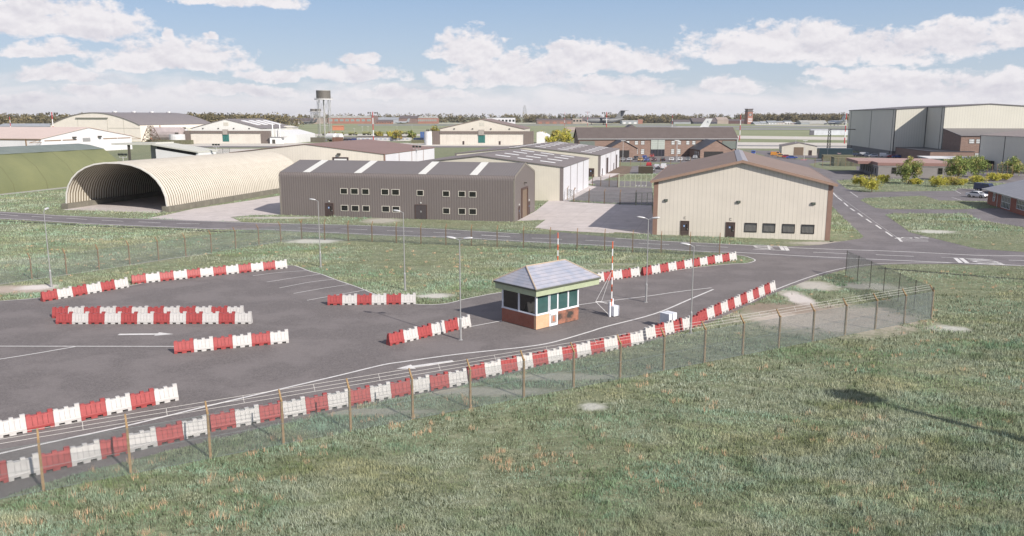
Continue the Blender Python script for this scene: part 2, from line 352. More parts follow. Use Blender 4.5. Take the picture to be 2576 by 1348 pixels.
# ---------------------------------------------------------------- roads and sheets
def P(r, L): return [G(r, x, y) for x, y in L]
up_edge = P('D',[(-500,800),(-200,775),(0,757),(110,748),(330,718),(400,702),(560,682),(723,668),(745,669),(780,682),(810,690),(850,705),(900,722),(950,742),(1010,758),(1050,765),(1090,766),(1130,762),(1180,750),(1262,735),(1400,716),(1500,706),(1610,692),(1752,672.6),(1837,664),(1881,661.5),(1899,654),(1877,645),(1852,641)])
low_edge = P('D',[(2576,670),(2393,664),(2242,665),(2187,668.5),(2126,677.8),(2049.6,698),(1955,735),(1859,778),(1792,809),(1736,828),(1676,847),(1636,858),(1547,880),(1481,897),(1360,922),(1236,953),(1144,975.5),(1025,998),(878,1028),(773,1052),(648,1080),(540,1106),(420,1135),(300,1165),(180,1196),(90,1222),(0,1255),(-150,1310),(-420,1420)])
cp_poly = up_edge + P('D',[(1852,634),(2037,643),(2247,653),(2392,659.5),(2700,672)]) + low_edge[0:]
flat('car_park', cp_poly, .006, ASPH)
far_e = P('D',[(-600,497),(-300,516),(0,532),(147,541),(293.6,548),(538.5,556),(673,561),(918,567),(1090.7,575),(1306.8,587),(1395,590),(1402,583),(1548,598),(1679.8,606.5),(1853.9,614.8),(1983,619.5),(2060,616),(2110,608),(2165,600),(2175,593)])
near_e = P('D',[(2900,690),(2576,670),(2392,664),(2247,660),(2037,650),(1865,637.5),(1783,635),(1649,627),(1548,621),(1357,611),(1178,601),(1096,597),(924,591),(800,585),(673,579),(538,577.5),(241,565),(105,557),(0,551),(-300,536),(-600,520)])
flat('main_road', far_e + P('D',[(2370,600),(2470,625),(2576,640),(2900,660)]) + near_e, .010, ASPH2)
side = P('D',[(2175,597),(2166,590),(2150,575),(2120,547),(2095,520),(2070,480),(2040,450),(2000,420),(1960,402),(1900,384),(1870,378),(2000,380),(2060,384),(2130,383),(2345,390),(2576,396),(2900,400),(2900,672),(2576,645),(2400,620),(2370,602),(2260,612)])
flat('side_road', side, .014, ASPH2)
isl = [
 [(2164,504),(2176,498),(2300,493),(2327,493),(2362,504),(2480,506),(2500,515),(2560,522),(2400,527),(2225,526),(2201,523),(2175,509)],
 [(2226,540),(2250,537),(2430,537.5),(2455,550),(2500,560),(2576,572),(2800,590),(2800,650),(2576,634),(2457,626),(2383,608),(2310,590),(2288,584),(2258,562)],
 [(2103,454),(2130,452),(2300,449),(2440,455),(2620,466),(2600,480),(2480,476),(2410,474),(2405,480),(2170,483),(2130,475)],
 [(2034,413),(2060,408),(2152,405),(2155,428),(2100,431),(2050,421)],
 [(1990,400),(2010,397),(2060,397),(2050,401)],
]
for L in isl: flat('grass_verge', P('D',L), .022, GRASS)
flat('grass_verge', P('D',[(1300,585),(1345,573),(1372,553),(1300,556),(1240,556),(1000,550),(700,542),(640,545),(580,546),(606,557),(900,564),(1090,573),(1200,580)]), .022, GRASS)
flat('grass_verge', P('D',[(1548,596),(1540,590),(1545,585),(1640,591),(1700,592),(2087,607),(2100,608),(2140,602),(2172,594),(2150,575),(2110,545),(2095,525),(2085,600),(2087,609),(1990,617),(1854,613),(1680,604.5)]), .022, GRASS)
flat('concrete_apron', P('D',[(1296,558),(1347,531),(1380,505),(1440,470),(1470,462),(1500,470),(1430,507),(1640,517),(1646,590),(1548,584),(1540,587),(1402,580),(1345,573),(1372,553)]), .018, CONC)
flat('concrete_apron', P('D',[(370,549),(419,540.5),(487,525),(624,505),(706,492),(708,540),(640,541),(579,546),(606,557.5),(500,555)]), .018, CONC)
flat('yard', P('D',[(1430,503),(1436,495),(1480,471),(1505,462),(1640,465),(1645,518)]), .014, asphalt('yard_gravel',(.15,.14,.145)))
flat('side_road', P('D',[(1485,458),(1500,453),(1640,456),(1640,467),(1500,465)]), .026, ASPH2)
flat('car_park', P('D',[(1555,391),(1900,391),(1990,395),(1900,410),(1560,408)]), .012, ASPH2)
flat('car_park', P('D',[(1590,418),(1660,412),(1720,412),(1650,437),(1583,437)]), .012, ASPH2)
flat('dirt_path', P('D',[(1505,440),(1563,417),(1610,420),(1582,436),(1560,445),(1510,450)]), .010, mat('dry_soil',(.17,.12,.085),.95,.4,.4,fine=.3))
flat('path', P('D',[(1470,463),(1508,436),(1560,436),(1520,452),(1500,463)]), .016, CONC)
def stripf(name, pts, w_, z, m):
    mb_=MB(); strip(mb_, smooth_pts(pts), w_, z); o=mb_.build(name, m); o['kind']='structure'; return o
DARKSTRIP = mat('dark_strip_grass',(.055,.06,.045),.95,.4,.5,fine=.4)
stripf('dark_strip', P('D',[(-300,540),(0,556),(105,560.5),(241,568.5),(400,575),(540,582),(660,584.5)]), .9, .020, DARKSTRIP)  # flat dark strip along the near road edge
stripf('dark_strip', P('n',[(1180,372),(1400,388),(1700,412),(2100,445),(2600,480),(3000,505)]), .8, .012, DARKSTRIP)  # shadow band on the right-hand grass, painted as a flat dark strip
stripf('footing_strip', P('t',[(-500,1235),(0,1165),(385,1108),(800,1050),(1192,992),(1560,934),(1905,879),(2230,832),(2540,794)]), .35, .02, mat('footing_pale',(.42,.42,.37),.9,.4,.6,fine=.4))
stripf('footing_strip', [G('D',758,602),G('D',700,608),G('D',640,617)], .5, .022, mat('footing_pale',(.42,.42,.37)))
# far pavements
def bandp(name, y0, y1, x0=-600, x1=3200, m=FARC, z=.02, dy=0):
    return flat(name, [G('D',x0,y0), G('D',x1,y0+dy), G('D',x1,y1+dy), G('D',x0,y1)], z, m)
FARA = asphalt('runway_asphalt',(.23,.225,.23))
bandp('taxiway',309.0,310.6,z=.05); bandp('runway',316.5,319.5,x0=1600,m=FARA,z=.04,dy=3); bandp('taxiway',312.5,314.5,x0=1900,x1=2130,z=.06,dy=2); bandp('runway',313,315.5,x0=900,x1=1700,m=FARA,z=.04)
bandp('runway',322.5,326,x0=1850,m=FARA,z=.03,dy=1); bandp('taxiway',341,348.5,x0=1842,x1=2140,z=.03,dy=4); bandp('taxiway',357.5,364.5,x0=1842,x1=2140,z=.02,dy=2)
bandp('taxiway',367.5,373,x0=1842,x1=2140,z=.02,dy=2); bandp('runway',364,367,x0=1842,x1=2140,m=FARA,z=.018,dy=3)
bandp('service_road',337.3,341.5,x0=720,x1=1300,z=.03); bandp('service_road',344,347.5,x0=720,x1=1000,z=.03,m=ASPH2)
bandp('apron',359.5,367.5,x0=420,x1=1420,z=.02); bandp('service_road',367.5,371,x0=420,x1=1420,m=ASPH2,z=.024); bandp('apron',374,386,x0=420,x1=800,z=.02)
bandp('car_park',350.5,355,x0=730,x1=1020,z=.02,m=ASPH2)
# arch shelter floor later.  Painted lines
ml = MB(); Z = .030
def line(r, L, wd=.13, z=None, sm=True):
    pts = P(r, L); strip(ml, smooth_pts(pts) if sm and len(pts)>2 else pts, wd, z or Z)
strip(ml, smooth_pts([p+Vector((0,-.12,0)) for p in up_edge]), .14, Z)
line('D',[(-200,1190),(0,1142),(159,1106.5),(318,1072),(503,1027),(605.8,1002.7),(731.6,973.4),(857.4,944),(962,918.8),(1014.7,910.5),(1144,892.6),(1263,879.7),(1320,873.4),(1389,862),(1481,835.7),(1525,822),(1647.4,789.6),(1736.5,752.8),(1794.4,728.3)],.2)
line('D',[(1400,776),(1458,767),(1513.8,759.5),(1625,746),(1700,735),(1790,724.3)],.15)
line('D',[(1183.5,822),(1263,807.4),(1300,801)],.15)
line('D',[(-300,871),(440,872)],.16); line('D',[(-300,945),(0,904),(193,872)],.16)
for a,b,c in [((636,694),(700,686),(771,681)),((671,710),(740,699),(808.5,689.6)),((703.5,724.7),(780,710),(846,702.6)),((738.6,738.6),(810,726),(879,715.5)),((772.5,755.9),(850,742),(923.7,729))]: line('D',[a,b,c],.12)
line('D',[(1884.8,761.7),(1952,728.7),(2049.6,693),(2126,673.8),(2187,665.6),(2242,662.8),(2393,661.4),(2576,668.3),(2800,680)],.15)
line('D',[(-300,518),(0,534),(147,542.5),(293.6,549.2),(538.5,557.2),(673,562),(918,567.6),(1090.7,575.8),(1306.8,588.2)],.26)
line('D',[(1548,599.3),(1679.8,607.5),(1853.9,615.8),(2037.6,625.3),(2257.8,632.7),(2473.8,643.2),(2576,644.2),(2800,652)],.26)
line('D',[(-300,534),(0,549.2),(104.9,555),(241,563.5),(538.5,575.6),(673,577.3),(924,589.6),(1096.6,595.6),(1178,599.2),(1357.7,609.3),(1548,619.3),(1649,625.5),(1783,633.4),(1865.6,635.8),(2037.6,645.2),(2247,654.7),(2392,661),(2576,668.7)],.26)
for r,a,b in [('t',(-200,312),(0-10,325)),('t',(0,325),(215,342)),('t',(380,350),(625,363)),('t',(795,371),(1045,387)),('t',(1222,395),(1480,408)),('t',(1663,415),(1927,427)),('t',(2120,433),(2395,440)),('h',(268,680),(475,688)),('h',(648,690),(870,698)),('h',(1040,705),(1272,713)),('h',(1448,720),(1687,734)),('h',(1868,744),(2118,758)),
  ('k',(145,88),(470,107)),('k',(710,120),(1050,135)),('k',(1310,145),(1640,160)),('k',(1910,178),(2250,194)),('i',(860,1140),(1205,1158)),('i',(2115,1210),(2500,1227)),('j',(790,810),(1245,830)),('j',(2385,875),(2700,885))]: line(r,[a,b],.22,sm=False)
# side-road centre dashes
for a,b in [((2095,485),(2106,496)),((2107,497),(2118,505)),((2123,510),(2133,519)),((2139,524),(2150,531)),((2158,536),(2170,545)),((2179,551),(2192,560)),((2203,566),(2217,576)),((2228,583),(2245,595))]: line('D',[a,b],.3,sm=False)
line('D',[(2090,480),(2260,600)],.05,sm=False)
line('D',[(2258,598),(2268,608)],.35,sm=False); line('D',[(2266,602.6),(2334,604)],.22,sm=False); line('D',[(2268,606),(2336,607)],.22,sm=False)
line('D',[(2139,483),(2158,496)],.15,sm=False); line('D',[(2396,476),(2417,487)],.15,sm=False); line('D',[(2394,496.5),(2417,503)],.15,sm=False)
# SLOW boxes
line('i',[(1470,1178),(1850,1194)],.22,sm=False); line('i',[(1500,1130),(1800,1146)],.2,sm=False)
for x in (1765,1812): line('i',[(x,1146),(x+32,1192)],.5,sm=False)
line('i',[(1630,1136),(1652,1187)],.25,sm=False)
line('j',[(1575,840),(2080,862)],.13,sm=False)
for x0,x1 in ((1745,1815),(1810,1890)): line('j',[(x0,850),(x1,912)],.5,sm=False)
for a,b in [((1100,905),(1170,904)),]: pass
line('d',[(1050,905),(1175,907)],.14,sm=False); line('d',[(1330,912),(1530,916)],.14,sm=False); line('d',[(1510,937),(1660,937)],.15,sm=False)
for x in (1525,1560,1600,1640): line('d',[(x,951),(x+16,942)],.3,sm=False)
for x in (1540,1620,1690,1760): line('d',[(x,806),(x+14,800)],.2,sm=False)
rm = ml.build('road_marking', white_paint); rm['kind'] = 'structure'
def arrow(a, b, c, wd=.22, hw=.55):
    A, B, C = G(*a), G(*b), G(*c); d = (C-A).normalized(); n = Vector((-d.y,d.x,0)); mb = MB()
    q = lambda p: (p.x,p.y,Z)
    mb.quad(q(A-n*wd),q(B-n*wd),q(B+n*wd),q(A+n*wd)); mb.quad(q(B-n*hw),q(C),q(B+n*hw))
    o = mb.build('road_marking', white_paint); o['kind'] = 'structure'
arrow(('D',298,842),('D',394,841),('D',437,841)); arrow(('D',1140,909),('D',1040,923),('D',997,928.5))
def text_mesh(s, m, name, size, M4, sx=1., parent=None, ext=0.):
    cu = bpy.data.curves.new('t','FONT'); cu.body = s; cu.size = 1; cu.align_x = 'CENTER'; cu.align_y = 'CENTER'; cu.extrude = ext; cu.resolution_u = 3; cu.offset = .015
    o = bpy.data.objects.new('t', cu); COL.objects.link(o); dg = bpy.context.evaluated_depsgraph_get(); me = bpy.data.meshes.new_from_object(o.evaluated_get(dg))
    bpy.data.objects.remove(o); me.transform(M4 @ Matrix.Diagonal((size*sx, size, 1, 1))); me.materials.clear(); me.materials.append(m)
    r = bpy.data.objects.new(name, me); COL.objects.link(r); r.parent = parent; return r
def ground_text(s, c, up, h, wdt):
    """up: direction (angle) the letters' tops point to"""
    M4 = Matrix.Translation((c.x,c.y,Z+.002)) @ Matrix.Rotation(up-PI/2,4,'Z')
    o = text_mesh(s, white_paint, 'road_marking', h, M4, wdt); o['kind'] = 'structure'
ground_text('STOP', G('j',1205,606), rad(-84), 1.9, 1.15)
ground_text('SLOW', G('i',1575,1160), rad(-8), 3.4, .32)
ground_text('SLOW', G('j',2120,893), rad(172), 4.2, .34)
# ---------------------------------------------------------------- water-filled barriers
RED = mat('red_plastic', (.37,.072,.07), .42, .3, 2.5, spec=.4, fine=.15, streak=.5); WHT = mat('white_plastic', (.54,.525,.51), .45, .18, 2.5, spec=.4, fine=.10, streak=.35)
BL = 1.389
def barrier_proto(m, kind):
    L = BL-.012; mb = MB()
    up = [(-.27,.13),(-.27,.24),(-.22,.30),(-.105,.86),(.105,.86),(.22,.30),(.27,.24),(.27,.13)]
    mb.prism(up,'x',0,L)
    for x0,x1 in ((0,.22),(.52,.86),(1.16,L)): mb.box(x0,x1,-.268,.268,0,.131)
    for k in range(5):      # proud panels on both faces, grooves between
        x0 = .06+k*.262; x1 = x0+.235
        for s in (-1,1): mb.quad(*[(x, s*(.232-.0) if z<.5 else s*.122, z) for x,z in ((x0,.30),(x1,.30),(x1,.80),(x0,.80))][:: (1 if s<0 else -1)])
    me = mb.build('barrier_body', m)
    # grooves: dark slits standing 3 mm proud of the panels
    r = empty('water_barrier',(0,0,0)); me.parent = r
    for x0,x1,z1 in ((.03,.26,.94),(.58,.80,.97),(L-.26,L-.0,1.03)):
        q = MB(); q.prism([(-.104,.858),(-.09,z1),(.09,z1),(.104,.858)],'x',x0,x1); q.build('connecting_lug', m, r)
    g = MB()
    for k in range(4):
        x = .30+k*.262
        for s in (-1,1): g.quad((x-.010,s*.236,.30),(x+.010,s*.236,.30),(x+.010,s*.128,.79),(x-.010,s*.128,.79))
    g.build('groove', mat(kind+'_groove',(.10,.02,.02) if kind=='red' else (.28,.27,.27),.8), r)
    return r
protoR = barrier_proto(RED,'red'); protoW = barrier_proto(WHT,'white'); usedp = {'R':False,'W':False}
ORD = ['first','second','third','fourth','fifth','sixth','seventh','eighth','ninth','tenth','eleventh','twelfth']
ROWS = [ # start, end, n, first colour, description, first visible index
 (('l',375,530),('l',1122,402),6,'R','short upper left row by the lamp',0),
 (('l',1150,378),('l',2498,237),12,'R','long upper left grass-edge row',0),
 (('l',452,672),('l',2112,668),12,'R','back row of the double island',0),
 (('l',485,724),('l',2182,722),12,'R','front row of the double island',0),
 (('l',1515,985),('l',2512,885),6,'R','row right of the painted arrow',0),
 (('D',824,768),('D',1046,765),6,'R','row by the parking bays',0),
 (('o',187,556),('o',1162,326),6,'R','slanting row left of the guard booth',0),
 (('p',270,488),('p',884,399),6,'R','row emerging from behind the booth',0),
 (('p',925,395),('p',1978,216),12,'R','row ending at the road junction',0),
 (('p',1565,930),('p',2420,562),12,'R','farthest right row along the kerb',0),
 (('p',958,1120),('p',1568,960),6,'W','short fence row by the lamp',0),
 (('o',1135,978),('p',928,1160),12,'R','fence row below the painted arrow',0),
 (('m',2012,545),('o',1122,1012),12,'R','middle row behind the fence',0),
 (('m',-700,1210),('m',1992,560),12,'R','near left row behind the fence',4),
 (('m',-1180,860),('m',1702,242),12,'R','row in the lower left of the tarmac',5)]
for (a,b,n,c0,desc,first) in ROWS:
    A, B = G(*a), G(*b); d = (B-A); 
    if n*BL < d.length*.93 or n*BL > d.length*1.07 : pass
    d.normalize(); A2 = B-d*(n*BL) if first else A; step = BL if first else (B-A).length/n
    ang = math.atan2(d.y,d.x); nrm = Vector((-d.y,d.x,0))
    nv = n-first
    for k in range(first, n):
        col = c0 if k%2==0 else ('W' if c0=='R' else 'R')
        pr = protoR if col=='R' else protoW
        o = pr if not usedp[col] else copy_tree(pr); usedp[col] = True
        o.location = A2+d*(k*step)+nrm*.27; o.location.z = .006; o.rotation_euler = (0,0,ang+random.uniform(-.012,.012)); o.scale = (step/BL,1,1)
        i = k-first
        wh = (ORD[i]+' from left' if i < nv-1 else 'rightmost one') if i <= nv//2+1 or i==nv-1 else ORD[nv-1-i]+' from right'
        tag(o, f"{'red' if col=='R' else 'white'} plastic barrier, {wh} of the {desc}", 'barrier', 'red and white plastic barriers')
# ---------------------------------------------------------------- street lamps
GALV = mat('galvanised_steel',(.42,.42,.42),.45,.15,2,metal=.5); LAMPW = mat('lamp_shell',(.62,.62,.62),.35,.1,3,metal=.3); LENS = mat('lamp_lens',(.35,.36,.36),.15,.1,3)
def lamp(base, ztop, heads, label):
    r = empty('street_lamp',(base.x,base.y,0),0,label,'street lamp','grey lamp posts round the car park')
    m = MB(); m.tube((0,0,0),(0,0,1.7),.10,.10,12); m.tube((0,0,1.7),(0,0,1.85),.10,.06,12); m.tube((0,0,1.85),(0,0,ztop),.055,.04,12); m.build('pole',GALV,r)
    b = MB(); b.box(-.16,.16,-.16,.16,-.05,.03); b.build('base_plate',GALV,r,bevel=.01)
    for h in heads:
        d = Vector((math.cos(h),math.sin(h),0))
        a = MB(); a.tube((0,0,ztop-.05),d*.35+Vector((0,0,ztop+.12)),.035,.03,8); a.build('arm',GALV,r)
        q = MB(); q.ell((0,0,0),(.42,.19,.09),16,8); hd = q.build('lamp_head',LAMPW,r,smooth=True); hd.location = d*.68+Vector((0,0,ztop+.15)); hd.rotation_euler = (0,-.12,h)
        q = MB(); q.ell((0,0,-.045),(.30,.14,.07),12,6); q.build('lens',LENS,hd,smooth=True)
for (b,t,hs,lb) in [(('D',130,722),530,[rad(95)],'leftmost grey lamp post standing on the grass above the short barrier row'),
  (('D',807,671),505,[rad(166)],'grey single-headed lamp post on the grass left of the parking bays'),
  (('D',1019,730),534,[rad(166)],'grey single-headed lamp post on grass in front of the double door'),
  (('D',1159,855),603,[rad(166),rad(-14)],'double-headed lamp post on tarmac beside the slanting barrier row'),
  (('D',1625,760),551,[rad(166),rad(-14)],'double-headed lamp post on tarmac right of the raised barrier arm'),
  (('D',1737,838),619,[rad(166)],'single-headed lamp post on the grass edge by the fence')]:
    p = G(*b); lamp(p, HT(p,'D',t), hs, lb)
# ---------------------------------------------------------------- guard booth
def booth():
    C = G('D',1348.5,830.5); ax = rad(42.6)
    r = empty('guard_booth',(C.x,C.y,0),ax,'small brick guard booth with large windows and hipped slate roof','guard booth')
    LX, LY = 5.15, 4.25
    BR = brickmat('booth_brick',(.33,.085,.045),(.25,.07,.04),(.34,.27,.22)); PB = brickmat('pale_booth_brick',(.62,.36,.20),(.52,.30,.17),(.6,.5,.4)); SB = brickmat('sooty_booth_brick',(.36,.13,.075),(.28,.11,.07),(.25,.2,.17),stain=(.045,.04,.036))
    zb = 1.20; zt = 2.94
    WF = mat('white_window_frame',(.70,.71,.74),.4,.06,2); 
    m = MB(); m.box(0.012,LX-.012,LY-.24,LY,0,zb); m.box(LX-.25,LX-.013,.25,LY-.25,0,zb); m.build('brick_wall',BR,r)
    m = MB(); m.box(0,.25,.252,LY-.24,0.05,zb); m.box(0,.25,0.252,.253,.05,zb); m.build('brick_wall',BR,r)
    m = MB(); m.box(0,1.52,0,.25,.05,zb); m.build('brick_wall',PB,r)['label'] = 'pale sandy brick panel left of the door'
    m = MB(); m.box(2.55,LX,0,.25,.05,zb); m.build('brick_wall',SB,r)['label'] = 'soot stained brick panel right of the door'
    m = MB(); m.box(.03,LX-.03,.03,LY-.03,0,.06); m.build('plinth',mat('dark_base',(.05,.045,.04),.9),r)
    m = MB(); m.box(-.03,1.52,-.03,.28,zb,zb+.06); m.box(2.55,LX+.03,-.03,.28,zb,zb+.06); m.box(-.03,.28,.28,LY+.03,zb,zb+.06); m.build('window_sill',WF,r)
    gl = glass('booth_glass_teal',(.05,.11,.105),.06,.8); gd = glass('booth_glass_dark',(.016,.016,.015),.06,.8)
    def fr(x0,x1,y,z0,z1,axis,g,nm='window'):
        f = MB(); t = .07
        def bx(a0,a1,c0,c1,dep0,dep1):
            if axis=='x': return f.box(a0,a1,y+dep0,y+dep1,c0,c1)
            return f.box(y+dep0,y+dep1,a0,a1,c0,c1)
        bx(x0,x0+t,z0,z1,-.02,.09); bx(x1-t,x1,z0,z1,-.02,.09); bx(x0+t,x1-t,z0,z0+t,-.02,.09); bx(x0+t,x1-t,z1-t,z1,-.02,.09)
        w_ = f.build(nm,WF,r)
        p = MB(); (p.box(x0+t,x1-t,y+.03,y+.05,z0+t,z1-t) if axis=='x' else p.box(y+.03,y+.05,x0+t,x1-t,z0+t,z1-t)); p.build('pane',g,w_)
        return w_
    for x0,x1 in ((.10,1.50),(2.58,3.85),(3.87,LX-.06)): fr(x0,x1,.04,zb+.06,zt,'x',gl)
    for y0,y1 in ((.10,2.10),(2.16,LY-.1)): fr(y0,y1,.04,zb+.06,zt,'y',gd)
    m = MB(); m.box(0,.10,0,.10,zb+.06,zt); m.box(LX-.06,LX,0,.1,zb+.06,zt); m.box(0,.1,LY-.1,LY,zb+.06,zt); m.box(0,.1,2.10,2.16,zb+.06,zt); m.box(LX-.1,LX,LY-.1,LY,zb+.06,zt); m.box(LX-.1,LX,.12,LY-.12,zb+.06,zt); m.box(.12,LX-.12,LY-.1,LY,zb+.06,zt); m.build('corner_post',WF,r)
    d = MB(); d.box(1.53,2.54,-.035,.06,.05,1.45); d.box(1.53,1.62,-.035,.06,1.45,2.93); d.box(2.45,2.54,-.035,.06,1.45,2.93); d.box(1.62,2.45,-.035,.06,2.80,2.93); D = d.build('door',WF,r)
    q = MB(); q.box(1.62,2.45,0,.02,1.45,2.80); q.build('pane',gl,D)
    q = MB(); q.box(1.70,2.38,-.045,-.034,.28,.98); q.build('door_panel',mat('door_panel_grey',(.30,.27,.25),.5),D)
    q = MB(); q.quad((1.90,-.048,.42),(2.18,-.048,.42),(2.10,-.048,.92),(1.98,-.048,.92)); q.build('cone_picture',mat('faded_orange',(.5,.16,.08),.5),D)
    q = MB(); q.box(1.60,1.64,-.08,-.035,1.0,1.15); q.build('handle',GALV,D)
    # interior block so the booth is not see-through to nothing
    m = MB(); m.box(.5,LX-.5,.5,LY-.5,.1,1.0); m.build('desk',mat('booth_desk',(.25,.08,.05),.6),r)
    ov = .52; XR = 7.45; GRN = mat('pale_green_fascia',(.37,.42,.28),.6,.15,2); DKG = mat('dark_gutter',(.10,.11,.08),.5)
    m = MB(); m.box(-ov+.12,XR-.12,-ov+.12,LY+ov-.12,zt+.002,zt+.48); m.build('fascia',GRN,r)
    m = MB(); m.box(-ov,XR,-ov,LY+ov,zt+.482,zt+.64); m.build('gutter',DKG,r,bevel=.02)
    SL = mat('slate_roof',(.40,.39,.43),.28,.25,.8,stripe=('z',.2,.09),sdark=.45,sbump=.25,spec=.7,col2=(.27,.30,.37))
    z0 = zt+.645; zr = z0+1.42; h = LY/2; x0r = LY/2-.05; x1r = LX-LY/2+.05
    a=(-ov,-ov,z0);b=(XR,-ov,z0);c=(XR,LY+ov,z0);e=(-ov,LY+ov,z0);R0=(.85,h,zr);R1=(5.6,h,zr)
    m = MB(); m.quad(a,b,R1,R0); m.quad(b,c,R1); m.quad(c,e,R0,R1); m.quad(e,a,R0); m.quad(a,e,c,b); m.build('roof',SL,r)
    m = MB(); 
    for p,q in ((R0,R1),(a,R0),(b,R1),(c,R1),(e,R0)): m.tube(Vector(p)+Vector((0,0,.02)),Vector(q)+Vector((0,0,.02)),.06,.06,6)
    m.build('ridge_tile',mat('tan_ridge',(.42,.34,.26),.7),r)
booth()
# ---------------------------------------------------------------- gate arms
WBOX = mat('white_steel_box',(.70,.72,.76),.4,.08,3)
def bandpole(name, m2, z0, z1, n, a, b, r0, r1, parent, ca, cb, first=0):
    A, B = Vector(a), Vector(b); ms = [MB(), MB()]
    for k in range(n):
        p = A.lerp(B,k/n); q = A.lerp(B,(k+1)/n); ms[(k+first)%2].tube(p,q,r0+(r1-r0)*k/n,r0+(r1-r0)*(k+1)/n,8,cap=(k in (0,n-1)))
    o = ms[0].build(name, ca, parent); ms[1].build(name, cb, parent); return o
ORG = mat('orange_band',(.62,.13,.05),.5,.1,3); PW = mat('white_band',(.72,.72,.72),.5,.1,3)
def gate(base, arm_top, label, wires=True, rz=rad(40)):
    r = empty('barrier_gate',(base.x,base.y,0),rz,label,'barrier gate','raised barrier gates by the booth')
    m = MB(); m.box(-.05,.62,-.35,.3,.05,.98); m.build('cabinet',WBOX,r,bevel=.03)
    m = MB(); m.box(-.02,.55,-.3,.25,0,.055); m.build('base',mat('dark_base',(.05,.045,.04),.9),r)
    m = MB(); m.box(-.30,-.12,-.06,.1,0,1.35); m.box(.30,.42,.16,.26,.5,1.55); m.box(-.12,.30,.02,.10,1.05,1.15); m.box(-.12,.36,.1,.2,1.2,1.3); m.build('bracket',WBOX,r)
    T = Vector((.02,.06,arm_top)); B = Vector((-.02,0,1.0))
    bandpole('arm',None,0,0,9,B,T,.06,.05,r,ORG,PW)
    if wires:
        m = MB(); K1 = Vector((-1.1,.9,1.35)); K2 = Vector((-.45,.8,1.3)); U = B.lerp(T,.55)
        for p,q in ((U,K1),(U,K2),(K1,Vector((-.2,0,.1))),(K2,Vector((-.2,0,1.0))),(K1,Vector((-.1,0,1.2))),(K1,K2)): m.tube(p,q,.018,.018,5)
        m.build('tension_wire',PW,r)
p = G('D',1538,796); gate(p, HT(p+Vector((0,.1,0)),'D',607), 'red and white barrier arm raised beside the lamp, right of the booth')
p2 = Vector((p.x-6.2,p.y+8.3,0)); x2 = atY('D',1404,80.5); gate(Vector((x2,80.0,0)), HT(Vector((x2,80.,0)),'D',585), 'red and white barrier arm raised behind the booth roof', False)
p3 = G('D',1683,826); r = empty('white_cabinet',(p3.x,p3.y+.3,0),rad(40),'white metal cabinet standing behind the fence-side barriers near the single lamp','cabinet')
m = MB(); m.box(-.55,.45,-.5,.5,.08,1.32); m.build('housing',WBOX,r,bevel=.03); m = MB(); m.box(.47,.6,-.1,.1,.4,1.1); m.build('bracket',WBOX,r); m = MB(); m.box(-.5,.4,-.45,.45,0,.078); m.build('plinth',mat('dark_base',(.05,.045,.04),.9),r)
